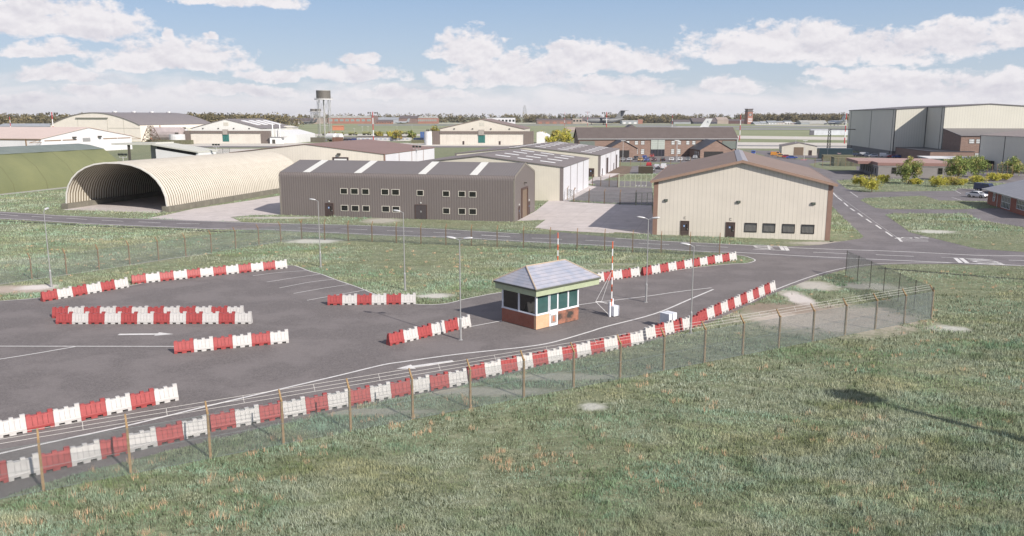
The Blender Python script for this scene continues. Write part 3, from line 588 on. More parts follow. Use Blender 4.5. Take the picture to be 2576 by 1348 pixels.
# ---------------------------------------------------------------- chain link fences
POST = mat('fence_post_concrete',(.33,.22,.11),.85,.35,6,fine=.4); MESHM = mat('fence_wire',(.20,.235,.235),.7,.2,2); DPOST = mat('dark_fence_post',(.07,.065,.055),.8,.2,4); BWIRE = mat('barbed_wire',(.62,.6,.57),.6)
def fence(A, B, n, label, crank=None, h=2.45, post=POST, cell=.085, wr=.0056, end=True, meshm=None, dist=1., pr=.065, start=0, barbed=True, group=None, meshed=True):
    A = Vector(A); B = Vector(B); L = (B-A).length; ang = math.atan2(B.y-A.y,B.x-A.x)
    r = empty('chain_link_fence',(A.x,A.y,0),ang,label,'fence',group)
    meshm = meshm or MESHM
    ts = [L*i/n for i in range(n+1)]; s = 1 if crank=='L' else -1
    for t in ts:
        m = MB(); lean = random.uniform(-.02,.02)
        if crank:
            m.prism([(t-pr,-.05),(t+pr,-.05),(t+pr*.8,h+.1),(t-pr*.8,h+.1)],'y',-pr,pr)
            yy = s*.42
            k = len(m.v); m.v += [(t-pr*.8,-pr,h),(t+pr*.8,-pr,h),(t+pr*.8,pr,h),(t-pr*.8,pr,h),(t-pr*.6,yy-pr*.7,h+.55),(t+pr*.6,yy-pr*.7,h+.55),(t+pr*.6,yy+pr*.5,h+.55),(t-pr*.6,yy+pr*.5,h+.55)]
            m.f += [tuple(k+i for i in q) for q in ((3,2,1,0),(4,5,6,7),(0,1,5,4),(1,2,6,5),(2,3,7,6),(3,0,4,7))]
        else: m.tube((t,0,-.05),(t,0,h+.06),pr,pr,8)
        m.build('post',post,r)
    if meshed:
        nd = int(L/cell); V=[];Fc=[]
        hh = h-.02; z0 = .03
        Vn=[];k=0
        xs = np.arange(-int(hh/cell)-1, nd+int(hh/cell)+2)*cell
        off = -s*(pr+.01) if crank else pr+.01
        for sg in (1,-1):
            for x0 in xs:
                xa, za, xb, zb = x0, z0, x0+sg*(hh-z0), hh
                # clip in x
                def cl(xa,za,xb,zb):
                    lo, hi = 0., L
                    ta, tb = 0., 1.; dx = xb-xa
                    t0, t1 = (lo-xa)/dx, (hi-xa)/dx
                    if t0>t1: t0,t1=t1,t0
                    ta=max(ta,t0); tb=min(tb,t1)
                    return None if tb-ta<1e-4 else (xa+dx*ta, za+(zb-za)*ta, xa+dx*tb, za+(zb-za)*tb)
                c = cl(xa,za,xb,zb)
                if c is None: continue
                xa,za,xb,zb = c; q = wr
                Vn += [(xa-q,off,za),(xa+q,off-q,za),(xa+q*.2,off+q,za),(xb-q,off,zb),(xb+q,off-q,zb),(xb+q*.2,off+q,zb)]
                Fc += [(k,k+1,k+4,k+3),(k+1,k+2,k+5,k+4),(k+2,k,k+3,k+5)]; k += 6
        npmesh('wire_mesh', np.array(Vn), np.array(Fc), meshm, r)
    m = MB()
    for z in (.08,h*.5,h-.03): m.tube((0,(-s*(pr+.015) if crank else pr),z),(L,(-s*(pr+.015) if crank else pr),z),.008*dist,.008*dist,4)
    m.build('line_wire',meshm,r)
    if barbed and crank and dist<1.5:
        m = MB()
        for f in (.35,.65,.95): m.tube((0,s*.42*f,h+.55*f),(L,s*.42*f,h+.55*f),.009*dist,.009*dist,4)
        for i in range(n):
            t = (ts[i]+ts[i+1])/2; m.tube((t,s*.15,h+.2),(t,s*.4,h+.52),.010*dist,.010*dist,4)
        m.build('barbed_wire',BWIRE if post is POST else BPOST2,r)
    return r
Lp = Vector((-22.2,36.45,0)); Cp = G('D',2342,801); dd = (Cp-Lp); st = dd.length/18; dd.normalize()
fence(Lp-dd*st*4, Cp, 22, 'near chain link fence with cranked concrete posts running along the barriers','L')
D0 = G('n',882,438); fence(D0, Cp, 6, 'fence of slim dark posts running back from the right fence corner', None, h=2.75, post=DPOST, pr=.035, meshm=mat('dark_fence_wire',(.12,.14,.13),.7))  # post colour darkened to stand for their shaded side
Bp = G('h',298,778); L2 = G('t',385,1105); R2 = G('i',1110,1247); d2 = (Bp-L2); n2 = max(1,round(d2.length/3.7)); s2 = d2/n2
BPOST2 = mat('rusty_barbed_wire',(.30,.25,.2),.7); BPOST = mat('brown_fence_post',(.26,.16,.085),.85,.3,6)
fence(L2-s2*3, Bp, n2+3, 'brown-posted fence crossing the grass on the left of the road','L',post=BPOST,h=2.35,pr=.06)
fence(Bp, R2, round((R2-Bp).length/3.7), 'brown-posted fence on the grass in front of the main road','L',post=BPOST,h=2.35,pr=.06)
# compound fences behind the cream hangars
c1 = G('d',785,1140); c2 = G('d',1338,1172); c3 = G('d',1525,1180)
fence(c1, c2, 3, 'compound fence with brown cranked posts in front of the grey yard','L',post=BPOST,dist=2,cell=.12)
fence(c2, c3, 1, 'last bay of compound fence meeting the grey gate','L',post=BPOST,dist=2,cell=.12)
GATEM = mat('pale_green_gate_steel',(.36,.38,.28),.6,.1,2)
def framegate(A,B,n,h,label):
    L=(B-A).length; r=empty('steel_gate',(A.x,A.y,0),math.atan2(B.y-A.y,B.x-A.x),label,'gate'); m=MB()
    for i in range(n+1): m.box(L*i/n-.05,L*i/n+.05,-.05,.05,.05,h)
    for z in (.15,h*.5,h): m.box(0,L,-.04,.04,z-.04,z+.04)
    m.build('gate_frame',GATEM,r); m=MB(); m.box(-.22,-.08,-.1,.1,0,h+.2); m.box(L+.08,L+.22,-.1,.1,0,h+.2); m.build('gate_post',GATEM,r)
    m=MB()
    for i in range(int(L/.12)): m.tube((i*.12,0,.1),(i*.12,0,h),.006,.006,3,False)
    m.build('infill_wire',GATEM,r)
framegate(G('d',1535,1180),G('d',1790,1180),4,2.5,'grey-green mesh gate beside the left corner of the large cream hangar')
framegate(G('d',1330,962),G('d',1720,968),6,4.3*.75,'tall pale green barred gate across the yard behind the mesh gate')
c4=G('d',1008,945); c5=G('d',1310,960); fence(c4,c5,3,'short brown-posted fence between the grey-roofed sheds and tall gate','L',post=BPOST,dist=2,cell=.14)
c6=G('d',705,1115); c7=G('d',785,1140); fence(c6,c7,1,'single fence bay against the white shed wall','L',post=BPOST,dist=2,cell=.14)
e1=G('d',1345,702); e2=G('d',2300,690); fence(e1,e2,8,'brown-posted fence between the parked cars and the grass','L',post=BPOST,dist=2,meshed=False)
e1=G('e',1750,776); e2=G('e',2300,776); fence(e1,e2,6,'rusty fence in front of the mossy concrete walls','L',post=BPOST,dist=3,cell=.2,wr=.006,h=2.6)
e1=G('b',310,925); e2=G('b',830,885); fence(e1,e2,6,'dark-posted fence behind the ribbed arch shelter roof','L',post=DPOST,dist=3,cell=.2,wr=.006)
e1=G('f',2120,900); e2=G('f',2420,905); fence(e1,e2,5,'brown-posted fence before the grey-green shed at far right','L',post=BPOST,dist=3,cell=.2,wr=.006,h=3.2)
# ---------------------------------------------------------------- buildings
CREAM = (.62,.58,.50)
SIDEW = mat('white_side_cladding',(.62,.62,.65),.5,.06,.3,stripe=('xy',1.0,.08),sdark=.9,sbump=0)
def cream(name, col=CREAM, per=.6, duty=.08, sd=.72, rough=.5): return mat(name, col, rough, .08, .3, stripe=('xy',per,duty), sdark=sd, sbump=.15 if name=='cream_profiled_cladding' else 0, streak=.15)
BROWN = mat('brown_trim',(.24,.15,.115),.55,.12,1.5); DBROWN = mat('dark_brown_door',(.065,.045,.042),.5,.2,2)
WINF = mat('cream_window_frame',(.60,.57,.50),.5); SIGNB = mat('blue_sign',(.10,.28,.62),.4); SIGNW = mat('white_sign',(.75,.75,.75),.5)
WGL = glass()
ROOFG = mat('grey_roof',(.185,.168,.168),.6,.1,.25,stripe=('x',.5,.12),sdark=.85,sbump=.25,streak=0)
def box(parent, name, m, *a, bevel=0): return MB().box(*a).build(name, m, parent, bevel=bevel)
def door(r, x, w_, h, y=0, m=DBROWN, side='f', sign=True, double=False, lampz=True):
    """door on front face (y=0, facing -Y) or on right face (side='r', x= wall x, y=pos)"""
    def B(a0,a1,d0,d1,z0,z1):
        return (a0,a1,y-d1,y-d0,z0,z1) if side=='f' else (y+d0,y+d1,a0,a1,z0,z1)
    f = MB(); f.box(*B(x-.08,x,.0,.09,0,h+.08)); f.box(*B(x+w_,x+w_+.08,.0,.09,0,h+.08)); f.box(*B(x,x+w_,.0,.09,h,h+.08)); 
    D = MB().box(*B(x,x+w_,.005,.05,.02,h)).build('door',m,r); f.build('door_frame',mat('door_frame_brown',(.09,.055,.045),.5),D)
    if double: MB().box(*B(x+w_/2-.015,x+w_/2+.015,.05,.06,.02,h)).build('seam',mat('seam_dark',(.02,.02,.02),.6),D); MB().box(*B(x+w_/2-.12,x+w_/2+.12,.05,.07,h*.48,h*.6)).build('push_plate',GALV,D)
    else:
        MB().box(*B(x+w_*.62,x+w_*.78,.051,.056,h*.38,h*.8)).build('vision_panel',WGL,D)
        MB().box(*B(x+w_*.80,x+w_*.9,.05,.09,h*.45,h*.5)).build('handle',GALV,D)
        if sign: MB().box(*B(x+w_*.32,x+w_*.5,.051,.057,h*.62,h*.74)).build('door_sign',SIGNB,D); MB().box(*B(x+w_*.36,x+w_*.46,.058,.061,h*.65,h*.70)).build('door_sign',SIGNW,D)
    if lampz: MB().box(*B(x+w_/2-.09,x+w_/2+.09,.0,.12,h+.28,h+.5)).build('wall_light',mat('wall_light_white',(.6,.6,.58),.4),r)
    return D
def window(r, x, z, w_, h, y=0, fm=WINF, gm=None, side='f', bars=None, t=.07, mull=0):
    def B(a0,a1,d0,d1,z0,z1):
        if side=='f': return (a0,a1,y-d1,y-d0,z0,z1)
        if side=='l': return (y-d1,y-d0,a0,a1,z0,z1)
        return (y+d0,y+d1,a0,a1,z0,z1)
    f = MB(); f.box(*B(x,x+t,0,.08,z,z+h)); f.box(*B(x+w_-t,x+w_,0,.08,z,z+h)); f.box(*B(x+t,x+w_-t,0,.08,z,z+t)); f.box(*B(x+t,x+w_-t,0,.08,z+h-t,z+h))
    for i in range(mull): f.box(*B(x+t,x+w_-t,.01,.07,z+h*(i+1)/(mull+1)-t/2,z+h*(i+1)/(mull+1)+t/2))
    o = f.build('window',fm,r)
    MB().box(*B(x+t,x+w_-t,.002,.03,z+t,z+h-t)).build('pane',gm or WGL,o)
    if bars:
        b = MB(); n = 9
        for i in range(n): b.box(*B(x+t+(w_-2*t)*(i+.25)/n,x+t+(w_-2*t)*(i+.6)/n,.031,.034,z+t+.05,z+h-t-.25))
        b.build('blind',bars,o)
    return o
def frame_of(A, B):
    ang = math.atan2(B[1]-A[1],B[0]-A[0]); return ang, (Vector(B)-Vector(A)).length
def front_x(A, ang, r, px, py):      # local x of a picture point on the front plane of a building
    u,v = pd(r,px,py); du=(u-CX)/F; dv=(CY-v)/F; d=Vector((du,cP+dv*sP,-sP+dv*cP)); O=Vector((0,0,CAMH))
    n=Vector((math.sin(ang),-math.cos(ang),0)); t=((Vector((A[0],A[1],0))-O).dot(n))/d.dot(n); q=O+d*t
    return (q-Vector((A[0],A[1],0))).dot(Vector((math.cos(ang),math.sin(ang),0))), q.z
def gable(name, A, ang, LX, LY, eave, rise, ridge, wm, rm, label, cat, ov=.25, fascia=None, base=None, rth=.14, group=None):
    """ridge 'x' or 'y'. returns root"""
    r = empty(name,(A[0],A[1],0),ang,label,cat,group)
    m = MB()
    if ridge=='x': m.prism([(0,0),(LY,0),(LY,eave),(LY/2,eave+rise),(0,eave)],'x',0,LX)
    else: m.prism([(0,0),(LX,0),(LX,eave),(LX/2,eave+rise),(0,eave)],'y',0,LY)
    m.build('wall',wm,r)
    m = MB(); W = LY if ridge=='x' else LX; s = rise/(W/2)
    pf = [(-ov,eave-ov*s+.02),(W/2,eave+rise+.02),(W+ov,eave-ov*s+.02),(W+ov,eave-ov*s+.02+rth),(W/2,eave+rise+.02+rth),(-ov,eave-ov*s+.02+rth)]
    if ridge=='x': m.prism(pf,'x',-ov,LX+ov)
    else: m.prism(pf,'y',-ov,LY+ov)
    R = m.build('roof',rm,r)
    if fascia:
        m = MB(); pf2 = [(-ov-.03,eave-ov*s-.18),(W/2,eave+rise-.18),(W+ov+.03,eave-ov*s-.18),(W+ov+.03,eave-ov*s+.05+rth),(W/2,eave+rise+.06+rth),(-ov-.03,eave-ov*s+.05+rth)]
        for a0 in (-ov-.12,):
            if ridge=='x': m.prism(pf2,'x',LX+ov+.003,LX+ov+.12)
            else: m.prism(pf2,'y',-ov-.12,-ov-.003)
        if ridge=='y':
            m.prism([(-ov-.12,eave-ov*s-.05),(-ov-.03,eave-ov*s-.05),(-ov-.03,eave-ov*s+.17),(-ov-.12,eave-ov*s+.17)],'y',-ov-.1,LY+ov)
            m.prism([(LX+ov+.035,eave-ov*s-.05),(LX+ov+.12,eave-ov*s-.05),(LX+ov+.12,eave-ov*s+.17),(LX+ov+.035,eave-ov*s+.17)],'y',-ov-.1,LY+ov)
        m.build('fascia',fascia,r)
    return r
# --- 1. grey corrugated unit
def grey_unit():
    A = G('D',707,540.6); ang = rad(-13.4); LX = 43.; LY = 16.4; ev = 7.45; rise = 1.9
    WM = mat('grey_ribbed_cladding',(.178,.154,.146),.5,.08,.3,stripe=('xy',.45,.4),sdark=.68,sbump=.5,streak=.1); RM = mat('grey_ribbed_roof',(.175,.158,.153),.5,.08,.3,stripe=('x',.45,.4),sdark=.78,sbump=.4)
    r = empty('corrugated_workshop',(A.x,A.y,0),ang,'long dark grey ribbed workshop with two rows of windows and white rooflights','workshop')
    pf = [(0,0),(0,ev-.55),(.05,ev-.25),(.2,ev),(.45,ev+.16)]; rf = [(.45,ev+.16),(LY/2,ev+rise),(LY-.45,ev+.16)]; pb = [(LY-.2,ev),(LY-.05,ev-.25),(LY,ev-.55),(LY,0)]
    m = MB(); m.prism([(0,0)]+pf[1:]+[(LY/2,ev+rise-.03)]+[(LY-.45,ev+.16)]+pb,'x',0,LX); m.build('wall',WM,r)
    m = MB(); sl = (rise-.16)/(LY/2-.45)
    m.prism([(.45,ev+.165),(LY/2,ev+rise+.02),(LY-.45,ev+.165),(LY-.45,ev+.22),(LY/2,ev+rise+.08),(.45,ev+.22)],'x',-.02,LX+.02); m.build('roof',RM,r)
    TR = mat('warm_grey_trim',(.23,.21,.18),.5)
    m = MB(); prof = [(-.05,0),(-.05,ev-.53),(.0,ev-.2),(.17,ev+.06),(.42,ev+.24),(LY/2,ev+rise+.12),(LY-.42,ev+.24),(LY-.17,ev+.06),(LY,ev-.2),(LY+.05,ev-.53),(LY+.05,0),(LY-.28,0),(LY-.28,ev-.6),(LY-.6,ev-.05),(LY/2,ev+rise-.22),(.6,ev-.05),(.28,ev-.6),(.28,0)]
    m.prism(prof,'x',LX+.022,LX+.06); m.prism(prof,'x',-.06,-.022); m.box(-.06,.18,-.05,-.003,0,ev-.5); m.box(LX-.18,LX+.06,-.05,-.003,0,ev-.5); m.build('corner_trim',TR,r)
    SK = mat('rooflight_grp',(.66,.66,.62),.4,.06,1,stripe=('x',.6,.2),sdark=.95,sbump=.1)
    for (px,) in ((327,),(775,),(1338,),(1790,)):
        x,_ = front_x(A,ang,'h',px,218); x += .0
        q = MB(); y0,y1 = .55,LY/2-.15; z = lambda y: ev+.22+.015+ (y-.45)*( (ev+rise+.08-ev-.22)/(LY/2-.45))
        n = len(q.v); w2 = 1.35
        q.prism([(y0,z(y0)-.01),(y1,z(y1)-.01),(y1,z(y1)+.02),(y0,z(y0)+.02)],'x',x-w2/2,x+w2/2); q.build('rooflight',SK,r)
    for (px0,px1,py0,py1) in [(634,700,334,387),(725,794,335,389),(822,888,338,391),(992,1060,340,395),(1083,1153,342,397),(1302,1363,350,402),(1527,1590,356,409),(1665,1728,358,411),(1757,1824,361,415),
        (640,706,480,534),(731,800,483,537),(828,893,485,538),(997,1067,488,544),(1087,1157,491,546),(1529,1592,505,560),(1666,1730,508,565),(1758,1825,511,567)]:
        x0,z1 = front_x(A,ang,'h',px0,py0); x1,z0 = front_x(A,ang,'h',px1,py1); window(r,x0,z0,x1-x0,z1-z0,0,t=.08)
    x0,z1 = front_x(A,ang,'h',508,476); x1,_ = front_x(A,ang,'h',572,476); door(r,x0,x1-x0,2.3)
    x0,z1 = front_x(A,ang,'h',1292,498); x1,_ = front_x(A,ang,'h',1388,498); door(r,x0,x1-x0,2.45,double=True,m=mat('louvred_door',(.085,.07,.072),.5,.1,2,stripe=('z',.09,.3),sdark=.5))
    # right gable: roller shutter, two doors, light
    RS = mat('tan_roller_shutter',(.20,.145,.10),.5,.1,1,stripe=('z',.12,.3),sdark=.7)
    D = MB().box(LX+.01,LX+.05,5.4,9.6,0,4.9).build('roller_shutter',RS,r)
    m = MB(); m.box(LX,LX+.2,5.1,5.4,0,5.2); m.box(LX,LX+.2,9.6,9.9,0,5.2); m.box(LX,LX+.2,5.4,9.6,4.9,5.2); m.build('shutter_frame',mat('door_frame_brown',(.09,.055,.045),.5),D)
    door(r,3.0,.9,2.2,LX,side='r'); door(r,11.0,.9,2.2,LX,side='r'); MB().box(LX,LX+.5,7.3,7.6,5.9,6.1).build('floodlight',DPOST,r)
grey_unit()
# --- 2. cream hangar
def cream_hangar():
    A = G('D',1641.7,589.9); B = G('D',2087,606); ang = rad(-14.3); LX = (B-A).length; LY = 38.; ev = 8.0; rise = 3.05
    r = gable('cream_hangar',A,ang,LX,LY,ev,rise,'y',cream('cream_profiled_cladding',(.60,.555,.485),.58,.09,.72),mat('brown_roof_sheet',(.235,.185,.165),.9,.1,.2,stripe=('y',1.0,.04),sdark=.85,sbump=0,spec=.15),'large cream clad hangar with brown gable trim, two doors and four windows','hangar',ov=.45,fascia=mat('tan_fascia',(.30,.20,.15),.5))
    m = MB(); m.box(-.04,.62,-.04,.6,0,ev); m.box(LX-.62,LX+.04,-.04,.6,0,ev); m.build('corner_trim',BROWN,r)
    s = rise/(LX/2)
    m = MB(); m.prism([(LX/2-.75,ev+rise+.17-.75*s),(LX/2,ev+rise+.20),(LX/2+.75,ev+rise+.17-.75*s),(LX/2+.75,ev+rise+.21-.75*s),(LX/2,ev+rise+.25),(LX/2-.75,ev+rise+.21-.75*s)],'y',-.4,LY+.4); m.build('ridge_cap',mat('grey_ridge_flashing',(.30,.28,.29),.4),r)
    for (a,b,c,d) in [(523,560,640,664),(1298,1338,657,682),(2096,2140,675,700)]:
        x0,z1 = front_x(A,ang,'i',a,c); x1,z0 = front_x(A,ang,'i',b,d)
        L = MB().box(x0,x1,-.22,-.003,z0,z1).build('floodlight',mat('floodlight_case',(.03,.035,.03),.4),r); MB().box(x0+.1,x1-.02,-.235,-.222,z0+.05,z1-.04).build('lens',mat('floodlight_glass',(.12,.14,.12),.15),L)
    for (a,b) in [(695,788),(1180,1280)]:
        x0,_ = front_x(A,ang,'i',a+8,900); x1,_ = front_x(A,ang,'i',b-4,900); door(r,x0,x1-x0,2.15,lampz=False)
        q = MB(); xm=(x0+x1)/2; q.box(xm-.15,xm+.12,-.05,-.003,2.5,2.53); q.box(xm-.15,xm-.12,-.05,-.003,2.53,2.8); q.box(xm-.15,xm+.12,-.05,-.003,2.8,2.83); q.build('conduit',DPOST,r)
    for (a,b,c,d) in [(1384,1510,893,995),(1580,1708,898,1000),(1787,1916,905,1006),(1992,2124,911,1013)]:
        x0,z1 = front_x(A,ang,'i',a,c); x1,z0 = front_x(A,ang,'i',b,d); window(r,x0,z0,x1-x0,z1-z0,0,fm=mat('black_window_frame',(.035,.03,.03),.4),gm=glass('blind_glass',(.07,.075,.08),.1),bars=mat('vertical_blind',(.23,.22,.2),.7),t=.09)
cream_hangar()
# --- 3. ribbed arch shelter
def arch():
    A = G('g',113,740); ang = rad(-14); W = 23.6; L = 52.; kb = 1.0; a = W/2-.75; H = 7.85
    r = empty('arch_shelter',(A.x,A.y,0),ang,'long open-ended cream ribbed arch shelter on low concrete walls','shelter')
    prof = []
    n = 15
    for i in range(n+1):
        t = PI*i/n; c, s_ = math.cos(t), math.sin(t)
        prof.append((W/2-a*math.copysign(abs(c)**.86,c), kb+H*abs(s_)**.92))
    per = .70; nr = int(L/per); V=[];Fc=[]
    ring = []
    offs = [(-.0,0),(.12,.0),(.17,.085),(.37,.085)]
    ys = []
    for k in range(nr):
        for dy, dz in ((0,0),(.27,0),(.33,.12),(.64,.12)): ys.append((k*per+dy,dz))
    ys.append((nr*per,0))
    cx, cz = W/2, kb
    for (y,dz) in ys:
        for (x,z) in prof:
            d = Vector((x-cx,(z-cz)*1.2)); d = d.normalized() if d.length>1e-5 else Vector((0,1)); V.append((x+d.x*dz, y, z+d.y*dz))
    m_ = len(prof)
    for i in range(len(ys)-1):
        for j in range(m_-1): Fc.append((i*m_+j,i*m_+j+1,(i+1)*m_+j+1,(i+1)*m_+j))
    RM = mat('cream_ribbed_steel',(.51,.475,.41),.5,.1,.6,col2=(.46,.425,.365)); 
    # grooves are brown-stained
    npmesh('ribbed_shell', np.array(V), np.array(Fc), RM, r)
    GM = mat('brown_rib_groove',(.19,.155,.105),.7,.2,1); V=[];Fc=[];k=0
    for q in range(nr):
        for (x,z),(x2,z2) in zip(prof[:-1],prof[1:]):
            o=[]
            for (xx,zz) in ((x,z),(x2,z2)):
                d = Vector((xx-cx,(zz-cz)*1.2)).normalized(); o.append((xx+d.x*.006,zz+d.y*.006)); 
            y0=q*per+.0;y1=q*per+.30
            V += [(o[0][0],y0,o[0][1]),(o[1][0],y0,o[1][1]),(o[1][0],y1,o[1][1]),(o[0][0],y1,o[0][1])]; Fc.append((k,k+1,k+2,k+3)); k+=4
            o=[]
            for (xx,zz) in ((x,z),(x2,z2)):
                d = Vector((xx-cx,(zz-cz)*1.2)).normalized(); o.append((xx-d.x*.006,zz-d.y*.006))
            V += [(o[0][0],y0,o[0][1]),(o[1][0],y0,o[1][1]),(o[1][0],y1,o[1][1]),(o[0][0],y1,o[0][1])]; Fc.append((k,k+1,k+2,k+3)); k+=4
    npmesh('rib_groove', np.array(V), np.array(Fc), GM, r)
    m = MB()
    for (x,z),(x2,z2) in zip(prof[:-1],prof[1:]):
        o=[]
        for (xx,zz) in ((x,z),(x2,z2)):
            d = Vector((xx-cx,(zz-cz)*1.2)).normalized(); o.append(((xx-d.x*.12,zz-d.y*.12),(xx+d.x*.16,zz+d.y*.16)))
        for y in (-.14,): m.v += [(o[0][0][0],y,o[0][0][1]),(o[1][0][0],y,o[1][0][1]),(o[1][1][0],y,o[1][1][1]),(o[0][1][0],y,o[0][1][1]),(o[0][0][0],.0,o[0][0][1]),(o[1][0][0],.0,o[1][0][1]),(o[1][1][0],.0,o[1][1][1]),(o[0][1][0],.0,o[0][1][1])]; k=len(m.v)-8; m.f += [tuple(k+i for i in q) for q in ((0,1,2,3),(4,7,6,5),(0,4,5,1),(3,2,6,7))]
    m.build('front_rim',mat('rim_white',(.66,.64,.6),.5),r)
    CM = mat('stained_concrete',(.21,.195,.16),.9,.35,.6,stripe=('y',4.6,.25),sdark=.72,sbump=.0,streak=.7,fine=.3)
    for x0,x1 in ((0,1.5),(W-1.5,W)): m = MB(); m.box(x0,x1,-.6,L,0,kb); m.build('kerb_wall',CM,r)
    flat('floor', [(1.5,-2.2),(W-1.5,-2.2),(W-1.5,L),(1.5,L)], .02, CONC, kind=None, parent=r)
arch()
# --- 4. green fabric dome
def dome():
    A = Vector((-104.6,225,0)); W=30.; L=105.; H=9.7; ang=rad(-14)
    ux=Vector((math.cos(ang),math.sin(ang),0)); O=A-ux*W+Vector((-ux.y,ux.x,0))*(-L)
    r = empty('fabric_shelter',(O.x,O.y,0),ang,'huge olive green fabric barrel shelter left of the ribbed arch','shelter')
    prof=[(0,0),(.3,2.2),(2.8,5.6),(7.0,8.6),(11.5,9.6),(15,9.9),(18.5,9.6),(23,8.6),(27.2,5.6),(29.7,2.2),(30,0)]
    V=[];Fc=[];ny=24
    for i in range(ny+1):
        for (x,z) in prof:
            sag = .0 if i%2==0 else -.10
            V.append((x+(x-15)/15*sag,L*i/ny,z+sag*(1 if z>1 else 0)))
    k=len(prof)
    for i in range(ny):
        for j in range(k-1): Fc.append((i*k+j,i*k+j+1,(i+1)*k+j+1,(i+1)*k+j))
    GM = mat('olive_fabric',(.17,.18,.085),.7,.3,.12,stripe=('y',9.6,.03),sdark=.72,sbump=.05,col2=(.13,.145,.07))
    npmesh('canopy', np.array(V), np.array(Fc), GM, r)
    m=MB(); m.prism(prof,'y',L-.3,L-.05); m.build('end_wall',GM,r)
    m=MB(); m.prism([(7.0,8.62),(11.5,9.62),(15,9.93),(18.5,9.62),(23,8.62),(23,8.70),(18.5,9.70),(15,10.01),(11.5,9.70),(7,8.70)],'y',0,L+.05); m.build('ridge_sheet',mat('grey_green_ridge_fabric',(.17,.20,.18),.6,.15,.3),r)
    m=MB(); m.box(-.4,W+.4,0,L+.3,0,.25); m.build('ground_beam',mat('ground_beam_grey',(.3,.3,.28),.9),r)
dome()
# --- white canopy building behind dome
def canopy():
    Yc=262.; x0=atY('a',1865,Yc); A=Vector((x0,Yc,0)); ang=rad(-14)
    r=empty('white_canopy_building',(A.x,A.y,0),ang,'white angular building with thick sloping roof slab and dark slot under it','building')
    z1=HT(A,'a',500); zt=HT(A,'a',452)
    WM=mat('white_render',(.66,.66,.66),.6,.06,.4)
    z2=HT(A,'a',575); m=MB(); m.prism([(0,0),(14.5,0),(14.5,z2),(0,z1)],'y',0,9); m.build('wall',WM,r)
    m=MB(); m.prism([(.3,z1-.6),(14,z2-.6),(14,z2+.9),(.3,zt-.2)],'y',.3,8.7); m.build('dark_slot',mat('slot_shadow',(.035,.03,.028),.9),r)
    m=MB(); k=0; m.prism([(-.5,zt-.15),(15.6,z2+.9),(15.6,z2+1.35),(-.5,zt+.3)],'y',-.8,10); m.prism([(-17,zt-.2),(-.5,zt-.1),(-.5,zt+.65),(-17,zt+.3)],'y',1,10); m.build('roof_slab',mat('pale_roof_slab',(.52,.52,.47),.6),r)
    m=MB(); m.box(14.6,15.5,-.3,9,0,z2+.88); m.build('end_wall',WM,r)
    m=MB(); m.box(-15,-.01,5,9,0,3.2); m.box(-5,-1,4.2,5,0,zt-.3); m.build('rear_wall',mat('grey_rear_wall',(.28,.28,.27),.6),r)
    m=MB(); m.box(-11.5,-10.9,1.5,2.1,0,zt-.2); m.build('column',DPOST,r)
canopy()
# --- generic light towers (3 floods)
def floodpost(p,ztop,label):
    r=empty('floodlight_post',(p[0],p[1],0),GRID,label,'floodlight','slim posts with three floodlights'); m=MB(); m.tube((0,0,0),(0,0,ztop),.09,.07,6); m.tube((-1,0,ztop),(1,0,ztop),.06,.06,5)
    for x in (-1,0,1): m.tube((x,0,ztop),(x,0,ztop+.6),.05,.05,5)
    m.build('pole',LAMPW,r)
    for x in (-.95,0,.95): MB().box(x-.3,x+.3,-.25,.15,ztop+.5,ztop+1.0).build('floodlight',mat('floodlight_case',(.03,.035,.03),.4),r)
for rg,x,Y,yt,lb in [('a',1475,205,590,'triple floodlight post behind the ribbed arch, in front of the green dome'),('b',668,262,785,'triple floodlight post behind the middle of the ribbed arch roof'),('c',1150,232,490,'triple floodlight post against the white side wall of the brown-roofed building')]:
    xx=atY(rg,x,Y); floodpost((xx,Y),HT((xx,Y),rg,yt+15),lb)
# --- brown roofed building
def brownroof():
    z=8.; FR=G('c',755,567,z); FL=G('b',835,870,z); ang=math.atan2(FR.y-FL.y,FR.x-FL.x); A=Vector((FL.x,FL.y,0)); LX=(FR-FL).length; LY=43.
    mid=(FL+FR)/2; rise=HT(mid,'b',768)-z
    r=gable('brown_roofed_store',A,ang,LX,LY,z,rise,'y',cream('pale_cream_cladding',(.70,.65,.57),.7,.07,.8),mat('red_brown_roof',(.235,.155,.135),.65,.08,.1),'wide cream building with low red-brown roof behind the ribbed arch','store',ov=.2)
    MB().box(LX+.001,LX+.03,.8,LY,0,z-.1).build('side_cladding',SIDEW,r); m=MB(); m.box(LX-.1,LX+.06,-.05,.8,0,z-.05); m.box(-.06,.5,-.05,.3,0,z-.05)
    for y in (11,21.5,32): m.box(LX+.032,LX+.1,y,y+.18,0,z-.1)
    m.build('corner_trim',BROWN,r)
    x0,z1=front_x(A,ang,'b',2065,920); x1,_=front_x(A,ang,'b',2255,920)
    m=MB(); m.box(x0,x0+.4,-.12,0,0,z1); m.box(x1-.4,x1,-.12,0,0,z1); m.box(x0+.4,x1-.4,-.12,0,z1-.35,z1); D=m.build('door_frame',DBROWN,r); MB().box(x0+.4,x1-.4,-.05,-.003,0,z1-.35).build('white_shutter',SIGNW,D)
    x,zz=front_x(A,ang,'b',2143,888); MB().box(x-.4,x+.4,-.5,0,zz-.2,zz+.3).build('floodlight',DPOST,r)
brownroof()
